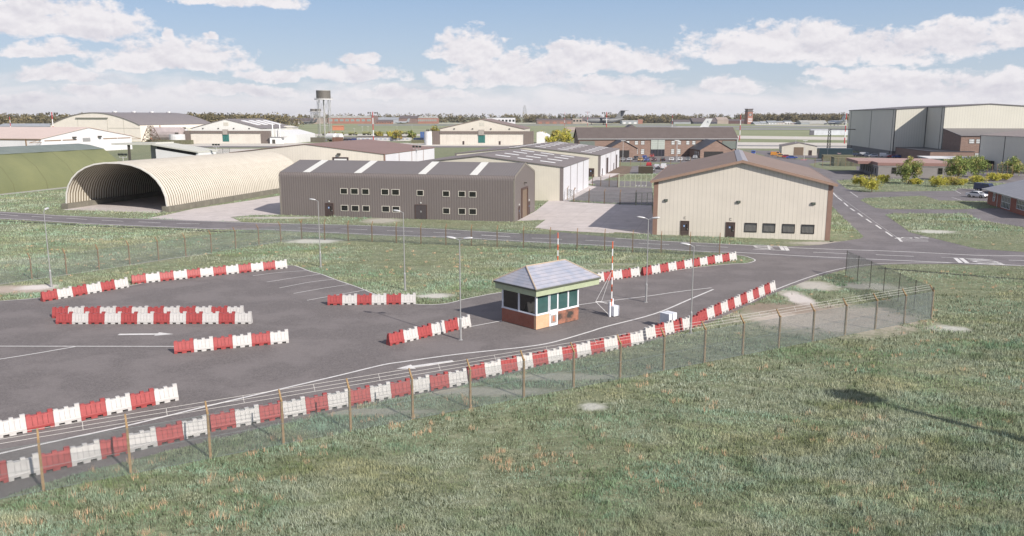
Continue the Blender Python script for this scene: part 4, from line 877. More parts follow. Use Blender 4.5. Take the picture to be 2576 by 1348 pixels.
# --- two grey roofed cream sheds
def greysheds():
    z=7.0; R=G('d',655,722,z); A=Vector((R.x,R.y,0)); ang=rad(-13.5); ux=Vector((math.cos(ang),math.sin(ang),0)); LX=36.; LY=37.
    O=A-ux*LX; mid=A-ux*LX/2; mid=G('c',1920,570,9.2)
    rise=2.1
    SK=mat('white_rooflight',(.72,.72,.72),.4,.04,1)
    WM=cream('cream_fine_ribs',(.60,.565,.48),.35,.18,.85); 
    def sheds(O,LX,LY,z,rise,label,rows,cols,doors):
        r=gable('grey_roofed_shed',O,ang,LX,LY,z,rise,'y',WM,mat('plain_grey_roof',(.20,.18,.18),.85,.08,.2,spec=.2),label,'shed',ov=.25,group='cream sheds with grey roofs')
        MB().box(LX+.001,LX+.03,.5,LY,0,z-.1).build('side_cladding',SIDEW,r); m=MB(); m.box(LX-.6,LX+.05,-.05,.5,0,z-.1); m.box(-.05,.5,-.05,.5,0,z-.1)
        for k in range(1,4): m.box(LX+.032,LX+.1,LY*k/4,LY*k/4+.25,0,z-.1)
        m.build('corner_trim',mat('mauve_grey_trim',(.19,.165,.16),.5),r); s=rise/(LX/2)
        for i in range(rows):
            for sgn,xs in ((1,cols),):
                for x in xs:
                    y=LY*(i+.7)/(rows+.4); zz=lambda q:z+rise+.2-abs(q-LX/2)*s
                    m=MB(); m.prism([(x-1.6,zz(x-1.6)-.02),(x+1.6,zz(x+1.6)-.02),(x+1.6,zz(x+1.6)+.05),(x-1.6,zz(x-1.6)+.05)],'y',y,y+1.25); m.build('rooflight',SK,r)
        for (y0,y1,h) in doors: MB().box(LX+.032,LX+.14,y0,y1,0,h).build('side_door',DBROWN,r)
        return r
    sheds(O,LX,LY,z,rise,'nearer cream shed with flat grey roof, white rooflights and panelled side wall',4,[LX/2+3.5,LX/2+8.5,LX/2+13.5],[])
    z2=6.2; R=G('d',1105,580,z2); LX2=44.; O=Vector((R.x,R.y,0))-ux*LX2
    r=sheds(O,LX2,50.,z2,2.2,'farther cream shed with many small rooflights, ending by the parked cars',6,[LX2/2-5,LX2/2+3,LX2/2+10,LX2/2+17],[(4,5,2.2),(14,18,4.8),(33,34,2.2),(40,43,4.6)])
    x0,_=front_x(O,ang,'d',1008,780); door(r,LX2-3.4,1.6,2.4,lampz=False); MB().box(LX2-4.2,LX2-3.6,-.3,0,5.1,5.5).build('floodlight',DPOST,r)
greysheds()
# --- brick office
BRK=brickmat('office_brick',(.27,.185,.15),(.22,.145,.115),(.15,.11,.09),scale=6); SLATE=mat('dark_slate',(.125,.105,.10),.9,.15,.4,stripe=('x',1.4,.08),sdark=.85,sbump=0,spec=.15); BLUES=mat('blue_black_slate',(.05,.052,.065),.45,.15,.4)
PWIN=glass('pale_blind_glass',(.58,.6,.6),.3)
def office():
    z=7.7; E0=G('d',845,378,z); E1=G('e',820,440,z); ang=math.atan2(E1.y-E0.y,E1.x-E0.x); LX=(E1-E0).length; LY=17.
    A=Vector((E0.x,E0.y,0))
    r=gable('brick_office',A,ang,LX,LY,z,4.6,'x',BRK,SLATE,'long two-storey brown brick office with dark roof behind the parked cars','office',ov=.5)
    m=MB(); m.box(-.5,LX+.5,-.66,-.503,z-.32,z-.05); m.build('gutter',mat('pale_gutter',(.42,.42,.42),.5),r)
    WFm=mat('pale_frame',(.5,.5,.5),.5)
    for (a,b) in [(1415,1455),(1516,1559),(1590,1635),(1955,1998),(2030,2074),(2133,2175),(2205,2247)]:
        x0,_=front_x(A,ang,'d',a,415); x1,_=front_x(A,ang,'d',b,415); window(r,x0,5.0,x1-x0,1.75,0,fm=DPOST,gm=PWIN,t=.1,mull=1)
    x0,_=front_x(A,ang,'d',1342,415); window(r,x0,5.0,1.9,1.75,0,fm=DPOST,gm=PWIN,t=.1,mull=1)
    for (a,b) in [(1518,1555),(1588,1632),(1950,1992),(2025,2067)]:
        x0,_=front_x(A,ang,'d',a,540); x1,_=front_x(A,ang,'d',b,540); window(r,x0,.9,x1-x0,2.3,0,fm=DPOST,gm=PWIN,t=.1,mull=2)
    x0,_=front_x(A,ang,'d',1710,450); x1,_=front_x(A,ang,'d',1875,450)
    EG=mat('glazed_entrance',(.40,.44,.40),.3,.1,1,stripe=('z',.8,.1),sdark=.4)
    m=MB(); m.box(x0,x1,-.25,-.003,3.0,z-.35); D=m.build('glazed_bay',EG,r); m=MB(); m.box(x0,x1,-.2,-.003,.05,3.0); m.build('entrance_glass',mat('entrance_dark',(.03,.03,.04),.2,.2,1,stripe=('x',1.4,.1),sdark=2.5),D); MB().box((x0+x1)/2-.06,(x0+x1)/2+.06,-.3,-.25,0,z-.35).build('mullion',DPOST,D)
    x0,_=front_x(A,ang,'d',855,450); x1,_=front_x(A,ang,'d',1035,450); LV=mat('louvre_screen',(.17,.20,.18),.6,.4,6,stripe=('z',.5,.2),sdark=.5); MB().box(x0,x1,-.2,-.003,.1,6.6).build('louvre_screen',LV,r)
    x0,_=front_x(A,ang,'e',640,500); MB().box(x0,LX-.1,-.2,-.003,3.2,6.6).build('louvre_screen',LV,r)
    for x in (LX-.3,): MB().box(x,x+.4,-.5,-.2,0,z-.3).build('drainpipe',GALV,r)
    return A,ang
oA,oang=office()
def wing(label,cx_,w_,dpt,z,rise,reg,ddark):
    x0=cx_-oA.x; ux=Vector((math.cos(oang),math.sin(oang),0)); uy=Vector((-ux.y,ux.x,0))
    O=oA+ux*x0-uy*dpt
    r=gable('brick_porch_wing',O,oang,w_,dpt+.0,z,rise,'y',BRK,BLUES,label,'wing',ov=.35)
    MB().box(w_*.12,w_*.72,-.06,-.003,0,z*.8).build('dark_opening',mat('opening_dark',(.02,.018,.018),.8),r)
    for k in range(3): window(r,2+k*2.6,.9,1.6,1.9,0,fm=DPOST,gm=PWIN,side='l',t=.1,mull=1)
wing('left gabled brick wing of the office with blue-black roof and dark doorway',40.2,12,14,4.0,3.3,'d',1)
wing('right gabled brick wing of the office, beside white louvres, blue-black roof',78.0,13.5,18,3.5,3.9,'d',1)
# --- giant hangar
def giant():
    B=Vector((163.3,356.3,0)); ang=rad(-9)
    WM=mat('grey_cream_ribbed',(.58,.565,.49),.55,.06,.15,stripe=('xy',1.0,.25),sdark=.88,sbump=0,streak=.1); DG=mat('dark_base_cladding',(.13,.13,.135),.6,.1,1,stripe=('xy',.6,.2),sdark=.8)
    r=empty('giant_hangar',(B.x,B.y,0),ang,'huge tall pale grey hangar filling the right skyline','hangar')
    W=58.;H0=20.1;s=1.9/29.
    hz_=lambda x:H0+ (29-abs(x-29))*s
    def blk(x0,x1,y0,y1):
        m=MB(); xs=[x0]+([29] if x0<29<x1 else [])+[x1]
        m.prism([(x0,2.6),(x1,2.6)]+[(x,hz_(x)) for x in reversed(xs)],'y',y0,y1); m.build('wall',WM,r)
        m=MB(); m.box(x0,x1,y0,y1,0,2.6); m.build('base_cladding',DG,r)
        m=MB(); m.prism([(x0-.3,hz_(x0)+.01)]+[(x,hz_(x)+.01) for x in xs[1:-1]]+[(x1+.3,hz_(x1)+.01),(x1+.3,hz_(x1)+.3)]+[(x,hz_(x)+.3) for x in reversed(xs[1:-1])]+[(x0-.3,hz_(x0)+.3)],'y',y0-.3,y1+.3); m.build('roof',mat('dark_grey_roof',(.14,.13,.135),.6,.1,.3),r)
    blk(0,12.6,0,82); blk(12.6,58,-21,82.3)
    SE=mat('dark_seam',(.05,.05,.05),.6); m=MB()
    m.box(-.08,.25,-.08,-.003,0,20.1); m.box(-.09,-.003,-.08,.25,0,20.1)
    for y in (3.2,38,77): m.box(-.09,-.004,y,y+.3,2.6,20.0)
    m.box(12.3,12.59,-.12,-.003,0,20.9); m.box(12.5,12.597,-21,-20.6,0,20.9); m.box(12.5,12.597,-17.8,-17.5,0,20.9)
    m.build('seam_trim',SE,r)
    for y in (72,4.0): MB().box(-.16,-.005,y,y+1.2,0,2.5).build('door',DBROWN,r)
    # raised lean-to with brick end
    R2=mat('leanto_roof',(.15,.14,.145),.5,.1,.3)
    a=empty('brick_annex',(B.x,B.y,0),ang,'brown brick annex with sloping grey lean-to roof against the giant hangar','annex')
    m=MB(); m.prism([(-40.6,0),(-21.1,0),(-21.1,12.4),(-40.6,10.0)],'x',12.7,52); m.build('wall',BRK,a)
    m=MB(); m.prism([(-41,9.98),(-21.1,12.42),(-21.1,12.6),(-41,10.16)],'x',12.4,52); m.build('roof',R2,a)
    for (x,z) in ((15.5,7.2),(18.0,7.2),(14.5,2.0),(18.0,2.0)): window(a,x,z,2.0,1.7,-40.6,fm=DPOST,gm=PWIN,t=.1,mull=1)
    # low brick block with dark flat roof
    q=G('f',1175,565,4.2); t=G('f',1610,600,4.2); t2=G('f',1825,583,4.2)
    lb=empty('low_brick_block',(B.x,B.y,0),ang,'low dark brick block with flat blue-black roof before the giant hangar notch','building')
    inv=Matrix.Rotation(-ang,4,'Z')
    lq=inv@(q-B); lt=inv@(t-B)
    x0=lq.x;y0=lt.y
    m=MB(); m.box(x0,12.6+4,y0,-.01,0,4.2); m.build('wall',BRK,lb); m=MB(); m.box(x0-.2,12.6+4.2,y0-.2,-.01,4.21,4.35); m.build('roof',BLUES,lb)
giant()
# grey-green shed far right
def ggshed():
    z=10.9; a=G('f',2050,405,z); b=G('f',2568,425,z); ang=math.atan2(b.y-a.y,b.x-a.x)
    r=gable('grey_green_shed',Vector((a.x,a.y,0)),ang,34,30,z,1.8,'x',mat('grey_green_ribbed',(.66,.63,.54),.55,.06,.3,stripe=('xy',.6,.25),sdark=.85,sbump=0),mat('tan_grey_roof',(.27,.23,.21),.6),'grey-green ribbed shed with tan roof behind the trees at the right edge','shed',ov=.15)
    MB().box(13,13.25,-.08,-.003,0,z).build('seam_trim',mat('dark_seam',(.05,.05,.05),.6),r); MB().box(-.08,.2,-.08,-.003,0,z).build('seam_trim',mat('dark_seam',(.05,.05,.05),.6),r); MB().box(1,9,-3,-.2,0,2.8).build('dark_foot_block',mat('opening_dark',(.02,.018,.018),.8),r)  # dark box put in for the shadow and fence at the wall foot
ggshed()
# sandwich shop
def shop():
    z=3.4; a=G('f',1440,688,z-.3); b=G('f',2010,695,z-.3); A=G('f',1440,700,z-.5); Y=A.y+6
    A=Vector((atY('f',1440,Y),Y,0)); ang=GRID
    r=empty('sandwich_shop',(A.x,A.y,0),ang,'low grey-green shop with white roof and small dark lettered sign','shop')
    m=MB(); m.box(0,24,0,16,0,3.1); m.build('wall',mat('sage_panel',(.30,.31,.26),.6,.06,1,stripe=('xy',2.4,.02),sdark=.7),r)
    m=MB(); m.box(-.3,24.3,-.3,16.3,3.11,3.3); m.build('roof',mat('white_flat_roof',(.66,.66,.66),.6),r)
    x,zz=front_x(A,ang,'f',1655,665); S=MB().box(x-2.2,x+2.2,-.15,-.003,2.35,3.05).build('sign',mat('sign_dark_green',(.06,.10,.07),.4),r)
    t=text_mesh('SUBWAY',mat('sign_yellow',(.7,.65,.3),.5),'lettering',.62,Matrix.Translation((x,-.16,2.7))@Matrix.Rotation(PI/2,4,'X'),1.,S)
    window(r,x-.3,1.0,1.2,1.1,0,fm=SIGNW)
shop()
# pink flat roofed block
def pinkblock():
    A=G('f',812,905); ang=rad(-12.5); LXP=front_x(A,ang,'f',1740,900)[0]; PINK=mat('pink_flat_roof',(.36,.24,.21),.7,.06,.1); PK=mat('pink_fascia',(.26,.15,.13),.6)
    r=empty('flat_roofed_block',(A.x,A.y,0),ang,'single-storey grey block with overhanging pink flat roof behind the bushes','building')
    GW=mat('grey_render',(.24,.225,.215),.8,.1,.5,stripe=('xy',3.1,.02),sdark=.8,sbump=0)
    LX=LXP;LY=28
    m=MB(); m.box(0,LX,0,LY,0,3.1); m.build('wall',GW,r)
    MB().box(-.12,LX+.1,-.12,LY,3.105,3.35).build('frieze',mat('white_frieze',(.62,.6,.55),.6),r)
    m=MB(); m.box(-.25,LX+.2,-.25,LY+.2,3.352,4.2); m.build('roof',PINK,r); m=MB(); m.box(-.29,LX+.25,-.29,-.252,3.36,4.22); m.box(-.29,-.252,-.252,8,3.36,4.22); m.build('roof_edge',PK,r)
    m=MB(); m.box(-4.2,-.3,8,LY+.1,3.36,4.19); m.build('porch_roof',PINK,r); m=MB(); m.box(-4.24,-.3,7.96,7.998,3.36,4.2); m.box(-4.24,-4.202,8,LY,3.36,4.2); m.build('porch_edge',PK,r)
    for (a,b) in [(980,1035),(1115,1160),(1290,1340),(1535,1590)]:
        x0,_=front_x(A,ang,'f',a,840); x1,_=front_x(A,ang,'f',b,840); window(r,x0,1.1,x1-x0,1.75,0,fm=DPOST,mull=1)
    for y in (3,6.5,10,13,16,20,24): window(r,y,.9,.8,1.6,0,fm=DPOST,side='l')
    for y in (8.3,21.5): MB().box(-.06,-.003,y,y+1.0,0,2.2).build('door',DBROWN,r)
pinkblock()
# brick house right edge
def house():
    A=G('f',2125,1225); ang=rad(-14); ux=Vector((math.cos(ang),math.sin(ang),0)); uy=Vector((-ux.y,ux.x,0)); LY=27.; LX=18
    O=A-uy*LY
    HB=brickmat('house_brick',(.33,.10,.06),(.25,.075,.05),(.30,.2,.16),scale=1.3)
    r=empty('brick_house',(O.x,O.y,0),ang,'red brick bungalow with pale grey hipped roof at the right edge','house')
    m=MB(); m.box(0,LX,0,LY,0,3.0); m.build('wall',HB,r)
    ov=.9; z=3.0; zr=7.0
    a=(-ov,-ov,z);b=(LX+ov,-ov,z);c=(LX+ov,LY+ov,z);e=(-ov,LY+ov,z);R0=(LX/2,LX/2-1,zr);R1=(LX/2,LY-LX/2+1,zr)
    m=MB(); m.quad(a,b,R0); m.quad(b,c,R1,R0); m.quad(c,e,R1); m.quad(e,a,R0,R1); m.quad(a,e,c,b); m.build('roof',mat('pale_grey_tiles',(.33,.33,.35),.6,.1,.5,stripe=('z',.22,.12),sdark=.8),r)
    m=MB(); m.box(-ov-.1,-ov+.02,-ov,LY+ov,z-.14,z+.05); m.box(-ov,LX,LY+ov-.02,LY+ov+.1,z-.14,z+.05); m.build('gutter',mat('pale_gutter',(.42,.42,.42),.5),r)
    WF=mat('white_window_frame',(.70,.71,.74),.4,.06,2)
    for y0,y1,z0 in ((LY-4.6,LY-3.4,.9),(LY-13.6,LY-8.6,.25),(LY-21,LY-17,.9)):
        o=window(r,y0,z0,y1-y0,2.55-z0,0,fm=WF,gm=glass('house_glass',(.12,.13,.12),.15),side='l',mull=1)
        n=max(1,int((y1-y0)/.8)); b=MB()
        for i in range(1,n): y=y0+(y1-y0)*i/n; b.box(-.07,-.02,y-.035,y+.035,z0+.07,2.48)
        if n>1: b.build('glazing_bar',WF,o)
    MB().tube((-.12,LY-6.4,0),(-.12,LY-6.4,2.9),.05,.05,6).build('drainpipe',WF,r)
house()
# small cream shed by side road
def smallshed():
    A=G('e',1350,640); ang=rad(-14); z=4.0
    B=G('e',1772,652); LX=15.; 
    r=gable('small_cream_shed',A,ang,LX,18,z,1.5,'y',cream('small_shed_cladding',(.58,.55,.47),.5,.08,.85),mat('plain_grey_roof',(.2,.185,.19),.6,.08,.2),'small cream shed with brown roller door beside the orange and blue cars','shed',ov=.2)
    MB().box(5.2,9.3,-.08,-.003,0,3.6).build('roller_shutter',mat('tan_roller_shutter',(.20,.145,.10),.5,.1,1,stripe=('z',.12,.3),sdark=.7),r); door(r,11.6,1.3,2.2,lampz=False,sign=False)
    MB().box(-.08,-.003,2,3,0,2.1).build('door',DBROWN,r)
smallshed()
# concrete pens, container, bin store
MOSS=mat('mossy_concrete',(.16,.15,.10),.9,.4,.8,col2=(.10,.105,.055),streak=.6)
def pen(A,ang,LX,LY,h,label,m_=MOSS,t=.25,name='concrete_pen',cat='pen'):
    r=empty(name,(A.x,A.y,0),ang,label,cat); m=MB(); m.box(0,LX,0,t,0,h); m.box(0,t,t,LY,0,h); m.box(LX-t,LX,t,LY,0,h); m.box(t,LX-t,LY-t,LY,0,h); m.build('wall',m_,r)
    m=MB(); m.box(-.03,LX+.03,-.03,.12,h+.003,h+.1); m.box(-.03,.1,.12,LY,h+.003,h+.1); m.build('coping',mat('pale_coping',(.33,.31,.24),.8),r); return r
pen(G('e',1978,772),GRID,12,9,3.0,'mossy concrete pen beside the pink roofed block'); pen(G('e',1850,711),GRID,11,6,2.3,'lower mossy concrete pen in front of the dark container')
def container(A,ang,L,W,H,m_,label,txt=None,name='container'):
    r=empty(name,(A.x,A.y,0),ang,label,'container'); m=MB(); m.box(0,L,0,W,.1,H); m.build('body',m_,r,bevel=.04)
    m=MB(); m.box(.05,L-.05,.05,W-.05,0,.1); m.build('base_frame',DPOST,r); m=MB(); m.box(L*.25,L*.25+.06,-.03,-.002,.2,H-.1); m.build('seam_trim',GALV,r)
    if txt: text_mesh(txt,mat('sign_pink',(.6,.4,.42),.5),'lettering',.5,Matrix.Translation((L*.6,-.02,H*.55))@Matrix.Rotation(PI/2,4,'X'),1.,r)
    return r
p=G('e',1862,705); container(Vector((p.x+3,p.y+14,0)),GRID,13,5,4.2,mat('dark_teal_panel',(.025,.045,.055),.4,.15,1,stripe=('xy',.4,.3),sdark=.8),'dark teal container unit with pink lettering beyond the concrete pens','flagged')
binp=G('d',1560,798); BM=mat('dark_timber',(.055,.045,.03),.8,.3,3,stripe=('xy',.18,.12),sdark=.4)
pen(binp,rad(-8),4.4,3.4,2.2,'dark slatted bin enclosure with cream corner posts near parked cars',BM,name='bin_enclosure',cat='enclosure',t=.1)
# --- pink roofed hangar left edge
def pinkhangar():
    Y0=383.; z=7.; N=Vector((-.566*Y0,Y0,0)); ang=rad(76)   # front runs along +76 deg
    W=61.; L=110.
    d=Vector((math.cos(ang),math.sin(ang),0)); O=N
    r=empty('pink_roofed_hangar',(O.x,O.y,0),ang,'white hangar with very pale pink roof beyond the green dome','hangar')
    mid=N+d*(W/2); rise=HT(mid,'a',247)-z
    WM=mat('bright_white_cladding',(.68,.67,.68),.5,.06,.3,stripe=('xy',1.2,.06),sdark=.9,sbump=0); 
    # local: x along gable (0..W), y to the left (away, 0..L)
    m=MB(); m.prism([(0,0),(W,0),(W,z),(W/2,z+rise),(0,z)],'y',0,L); m.build('wall',WM,r)
    s=rise/(W/2); m=MB(); m.prism([(-.5,z-.5*s+.02),(W/2,z+rise+.02),(W+.5,z-.5*s+.02),(W+.5,z-.5*s+.3),(W/2,z+rise+.3),(-.5,z-.5*s+.3)],'y',-.4,L); m.build('roof',mat('faded_pink_roof',(.58,.47,.42),.6,.08,.06,streak=.2),r)
    DT=mat('orange_brown_trim',(.26,.17,.10),.6); m=MB()
    for x0,x1 in ((2,12),(13,22),(40,50),(50.5,60)): m.box(x0,x1,-.15,-.003,z-1.1,z-.7)
    for y in (8,40,75): m.box(-.2,-.003,y,y+.6,0,z)
    m.box(-.25,-.003,0,L,z-.6,z-.25); m.build('door_rail',DT,r)
    m=MB()
    for x,sg in ((0,-1),(W,1)):
        m.tube((x,-.2,z-.2),(x+sg*7,-.2,z-1.6),.12,.12,5); m.tube((x,-.2,z-1.6),(x+sg*7,-.2,z-1.6),.12,.12,5)
    m.build('door_gantry',mat('orange_brown_trim',(.26,.17,.10),.6),r)
    for x in (20,37): MB().box(x-.8,x+.8,-1.2,-.05,z-.2,z+.6).build('floodlight',DPOST,r)
    MB().box(26,31,-.1,-.003,z-2,z-.2).build('louvre',mat('grey_louvre',(.35,.35,.35),.6,.1,1,stripe=('x',.5,.4),sdark=.5),r)
pinkhangar()
# --- big arched hangar
def bigarch():
    R=Vector((-254.,570.,0)); ang=GRID; W=73.;L=84.;z=11.; ux=Vector((math.cos(ang),math.sin(ang),0)); O=R-ux*W
    rise=HT(R-ux*W*.5,'a',68)-z
    r=empty('arched_hangar',(O.x,O.y,0),ang,'very large cream hangar with curved grey roof behind the pink-roofed one','hangar')
    n=20; arc=[(W*i/n, z+rise*math.sin(PI*i/n)**.9) for i in range(n+1)]
    WM=cream('big_hangar_cladding',(.72,.67,.60),2.,.03,.9)
    m=MB(); m.prism([(0,0),(W,0)]+list(reversed(arc)),'y',0,L); m.build('wall',WM,r)
    m=MB(); a2=[(x+(x-W/2)*.008,q+.35) for x,q in arc]; m.prism(arc+list(reversed(a2)),'y',-.5,L+.5); m.build('roof',mat('grey_roof_plain',(.20,.18,.18),.6,.06,.1),r)
    m=MB(); m.box(22,48,-.8,-.003,z+rise*.55,z+rise*.62); m.build('crane_rail',mat('rail_grey',(.2,.2,.17),.6),r)
    m=MB(); 
    for x in (23,47,60): m.box(x,x+.25,-.1,-.004,0,z+rise*.5)
    m.box(48,W,-.1,-.004,z-2,z-1.7); m.build('door_seam',mat('seam_grey',(.42,.4,.35),.6),r)
    m=MB(); m.box(W,W+9,6,L-8,0,z-2.2); m.build('side_annex',cream('annex_cream',(.62,.6,.52),2.,.03,.9),r)
    for k in range(4):
        y=20+k*20; MB().ell((W*.5+1,y,z+rise+.6),(2,1.6,.9),10,6).build('roof_vent',LAMPW,r,smooth=True)
    MB().box(W+9,W+9.3,-2,10,0,3).build('orange_wall',mat('orange_wall',(.45,.2,.12),.7),r)
bigarch()
def tank(p,L,rd,label,rz=0,m_=None):
    r=empty('storage_tank',(p.x,p.y,0),rz,label,'tank'); m=MB(); m.tube((-L/2,0,rd+1),(L/2,0,rd+1),rd,rd,16); m.build('vessel',m_ or mat('tank_pale_pink',(.45,.39,.38),.5,.2,.3,streak=.4),r,smooth=False)
    m=MB()
    for x in (-L*.3,L*.3): m.box(x-.4,x+.4,-rd*.8,rd*.8,0,1.6)
    m.build('cradle',MOSS,r); m=MB(); m.tube((-L*.3,0,2*rd+.9),(-L*.3,0,2*rd+2.2),.3,.3,6); m.build('vent',mat('rust',(.2,.09,.06),.8),r)
def vtank(p,h,rd,label,m_=None):
    r=empty('upright_tank',(p.x,p.y,0),0,label,'tank'); m=MB(); m.tube((0,0,0),(0,0,h),rd,rd,20); m.build('vessel',m_ or mat('tank_white',(.6,.6,.6),.4,.15,.4,streak=.3),r); m=MB(); m.box(-1,.8,-.8,.8,h+.01,h+1.1); m.build('top_hatch',DPOST,r); m=MB()
    for i in range(8):
        t=2*PI*i/8; m.tube((math.cos(t)*rd*.9,math.sin(t)*rd*.9,h),(math.cos(t)*rd*.9,math.sin(t)*rd*.9,h+1),.06,.06,4)
    m.build('guard_rail',GALV,r)
p=G('a',2020,405); tank(Vector((atY('a',2020,540),540,0)),20,4.6,'large pale horizontal tank left of the first fascia hangar',rad(-14))
vtank(Vector((atY('a',2120,525),525,0)),6.0,4.8,'short white upright tank in front of the horizontal tank')
vtank(Vector((atY('a',2215,545),545,0)),9.0,2.2,'slim grey upright tank beside the brown-cheeked hangar')
MB_=MB(); q=G('a',1900,425); r=tag(MB().box(-12,18,0,3,0,2.6).build('bund_wall',MOSS,None),'mossy concrete bund wall below the pale tanks','wall'); r.location=(atY('a',1960,520),520,0); r.rotation_euler=(0,0,rad(-8))
def lattice(p,h,wb,wt,label,m_,name='lattice_mast',n=8,leg=.12,br=.06,cat='mast',grp=None):
    r=empty(name,(p[0],p[1],0),GRID,label,cat,grp); m=MB(); b=MB()
    def c(i,k): w_=wb+(wt-wb)*k/n; return Vector(((w_ if i in (0,3) else -w_)/2,(w_ if i in (0,1) else -w_)/2,h*k/n))
    for i in range(4): m.tube(c(i,0),c(i,n),leg,leg*.8,4)
    for k in range(n):
        for i in range(4):
            j=(i+1)%4; b.tube(c(i,k),c(j,k+1),br,br,3,False); b.tube(c(j,k),c(i,k+1),br,br,3,False); b.tube(c(i,k+1),c(j,k+1),br,br,3,False)
    m.build('leg',m_,r); b.build('bracing',m_,r); return r
RUSTM=mat('rusty_steel',(.16,.11,.08),.8,.3,1)
Yg=520; xg=atY('a',1810,Yg); lattice((xg,Yg),HT((xg,Yg),'a',225),9,2,'rusty triangular lattice frame beside the big hangar side wall',RUSTM,name='lattice_frame',n=4,leg=.22,br=.12,cat='frame')
# --- two fascia hangars
def fhangar(A,B,eave,apex,zf,L,ang,label,wm,rusty,annex,rl):
    LX=(B-A).length; r=empty('fascia_hangar',(A.x,A.y,0),ang,label,'hangar','twin gabled hangars with brown fascias')
    BC=mat('brown_ribbed_cheek',(.165,.135,.12),.6,.08,.5,stripe=('xy',1.1,.3),sdark=.82,sbump=0)
    x0,x1=LX*.075,LX*.905
    m=MB(); m.prism([(x0,0),(x1,0),(x1,eave),((x0+x1)/2,apex),(x0,eave)],'y',1.5,L); m.build('wall',wm,r)
    s=(apex-eave)/((x1-x0)/2); m=MB(); m.prism([(x0-.5,eave-.5*s+.02),((x0+x1)/2,apex+.02),(x1+.5,eave-.5*s+.02),(x1+.5,eave-.5*s+.3),((x0+x1)/2,apex+.3),(x0-.5,eave-.5*s+.3)],'y',1.0,L+.5); m.build('roof',mat('hangar_roof_%s'%('b' if rusty else 'a'),(.22,.165,.145) if rusty else (.20,.18,.175),.6,.08,.1),r)
    m=MB(); m.box(0,x0,0,4,0,zf); m.box(x1,LX,0,4,0,zf); m.build('cheek_wall',BC,r)
    m=MB(); m.box(x0,LX*.46,-.3,1.49,zf-1.5,zf); m.box(LX*.515,x1,-.3,1.49,zf-1.5,zf); m.build('fascia',BC,r)
    m=MB(); m.box(LX*.46,LX*.515,-.4,1.3,zf-2.4,zf+.9); m.build('winch_box',mat('winch_grey',(.32,.29,.26),.6),r)
    DM=mat('door_leaf_%s'%('b' if rusty else 'a'),(.60,.56,.50),.6,.1,.2,stripe=('x',(x1-x0)/12,.03),sdark=.8,sbump=0,streak=.55 if rusty else .15)
    m=MB(); m.box(x0,x1,.3,.9,0,zf-1.5); D=m.build('sliding_door',DM,r)
    TE=mat('teal_door',(.03,.14,.125),.5,.1,1)
    xc=LX*.49
    for sgn in (0,1): MB().box(xc-2.1+sgn*2.15,xc-.05+sgn*2.15,.1,.29,1.2,5.9).build('teal_panel',TE,D)
    for x in (LX*.3,LX*.66): 
        if rusty: MB().box(x,x+1.1,.15,.29,0,2.2).build('door',DBROWN,r)
    for k in range(4): x=x0+(x1-x0)*(.17+.22*k); MB().box(x-.4,x+.4,1.1,1.49,eave-.3,eave+.3).build('floodlight',DPOST,r)
    m=MB(); m.box((x0+x1)/2-1.6,(x0+x1)/2+1.6,1.42,1.499,apex-4.2,apex-2); m.build('panel_outline',mat('panel_cream',(.5,.48,.42),.6),r)
    if rl:
        for row,yy in ((.35,.2),(.35,.4),(.35,.6),(.35,.8),(.6,.2),(.6,.4),(.6,.6),(.6,.8)):
            x=(x0+x1)/2+(x1-x0)/2*row; zz=apex+.35-(x-(x0+x1)/2)*s; m=MB(); m.prism([(x-2.6,zz+2.6*s-.02),(x+2.6,zz-2.6*s-.02),(x+2.6,zz-2.6*s+.3),(x-2.6,zz+2.6*s+.3)],'y',L*yy,L*yy+6); m.build('rooflight',mat('white_rooflight',(.72,.72,.72),.4,.04,1),r)
    ax0,ax1,ah,ay0,ay1=annex
    m=MB(); m.prism([(ax0,0),(ax1,0),(ax1,ah-1.6),(ax0+2,ah+1.2),(ax0,ah+1.2)],'y',ay0,ay1); m.build('annex',mat('white_annex',(.66,.66,.65),.5,.06,.3,stripe=('xy',1.,.05),sdark=.92,sbump=0),r)
    return r,LX
WHC=mat('white_cream_ribs',(.64,.64,.61),.5,.05,.3,stripe=('xy',1.1,.12),sdark=.92,sbump=0)
A=G('b',292,755); B=G('b',1335,755)
r,LX=fhangar(A,B,9.5,15.3,8.0,62,rad(-5),'left gabled hangar with teal door panels and white rooflights, white annex beside',WHC,False,(LX_:=57,57+13,7,10,50),True)
a2=empty('white_hut',(A.x,A.y,0),rad(-5),'small white hut with dark door at the left hangar corner','hut'); m=MB(); m.box(57.5,65,-2,3,0,4); m.build('wall',SIGNW,a2); m=MB(); m.box(57,67,-2.6,3.4,4.01,4.25); m.build('roof',GALV,a2); MB().box(59,61,-2.1,-2.003,0,2.6).build('door',DPOST,a2)
m=MB()
for x,y,h in ((57.3,4,12.5),(61,7,12.5),(58.8,6,9)): m.tube((x,y,0),(x,y,h),.35,.35,8)
m.build('flue',SIGNW,a2)
A=G('c',1335,452); B=Vector((atY('c',2545,512),508,0)); A=Vector((atY('c',1335,514),514,0))
fhangar(A,B,9.6,15.4,8.2,50,math.atan2(B.y-A.y,B.x-A.x),'right gabled hangar with rust-streaked doors and teal door panels',cream('hangar_cream_ribs',(.60,.56,.49),1.1,.12,.92),True,(64,71,6.2,6,45),False)
vtank(Vector((atY('c',1283,508),508,0)),8.2,2.4,'white upright tank beside the rust-streaked hangar')
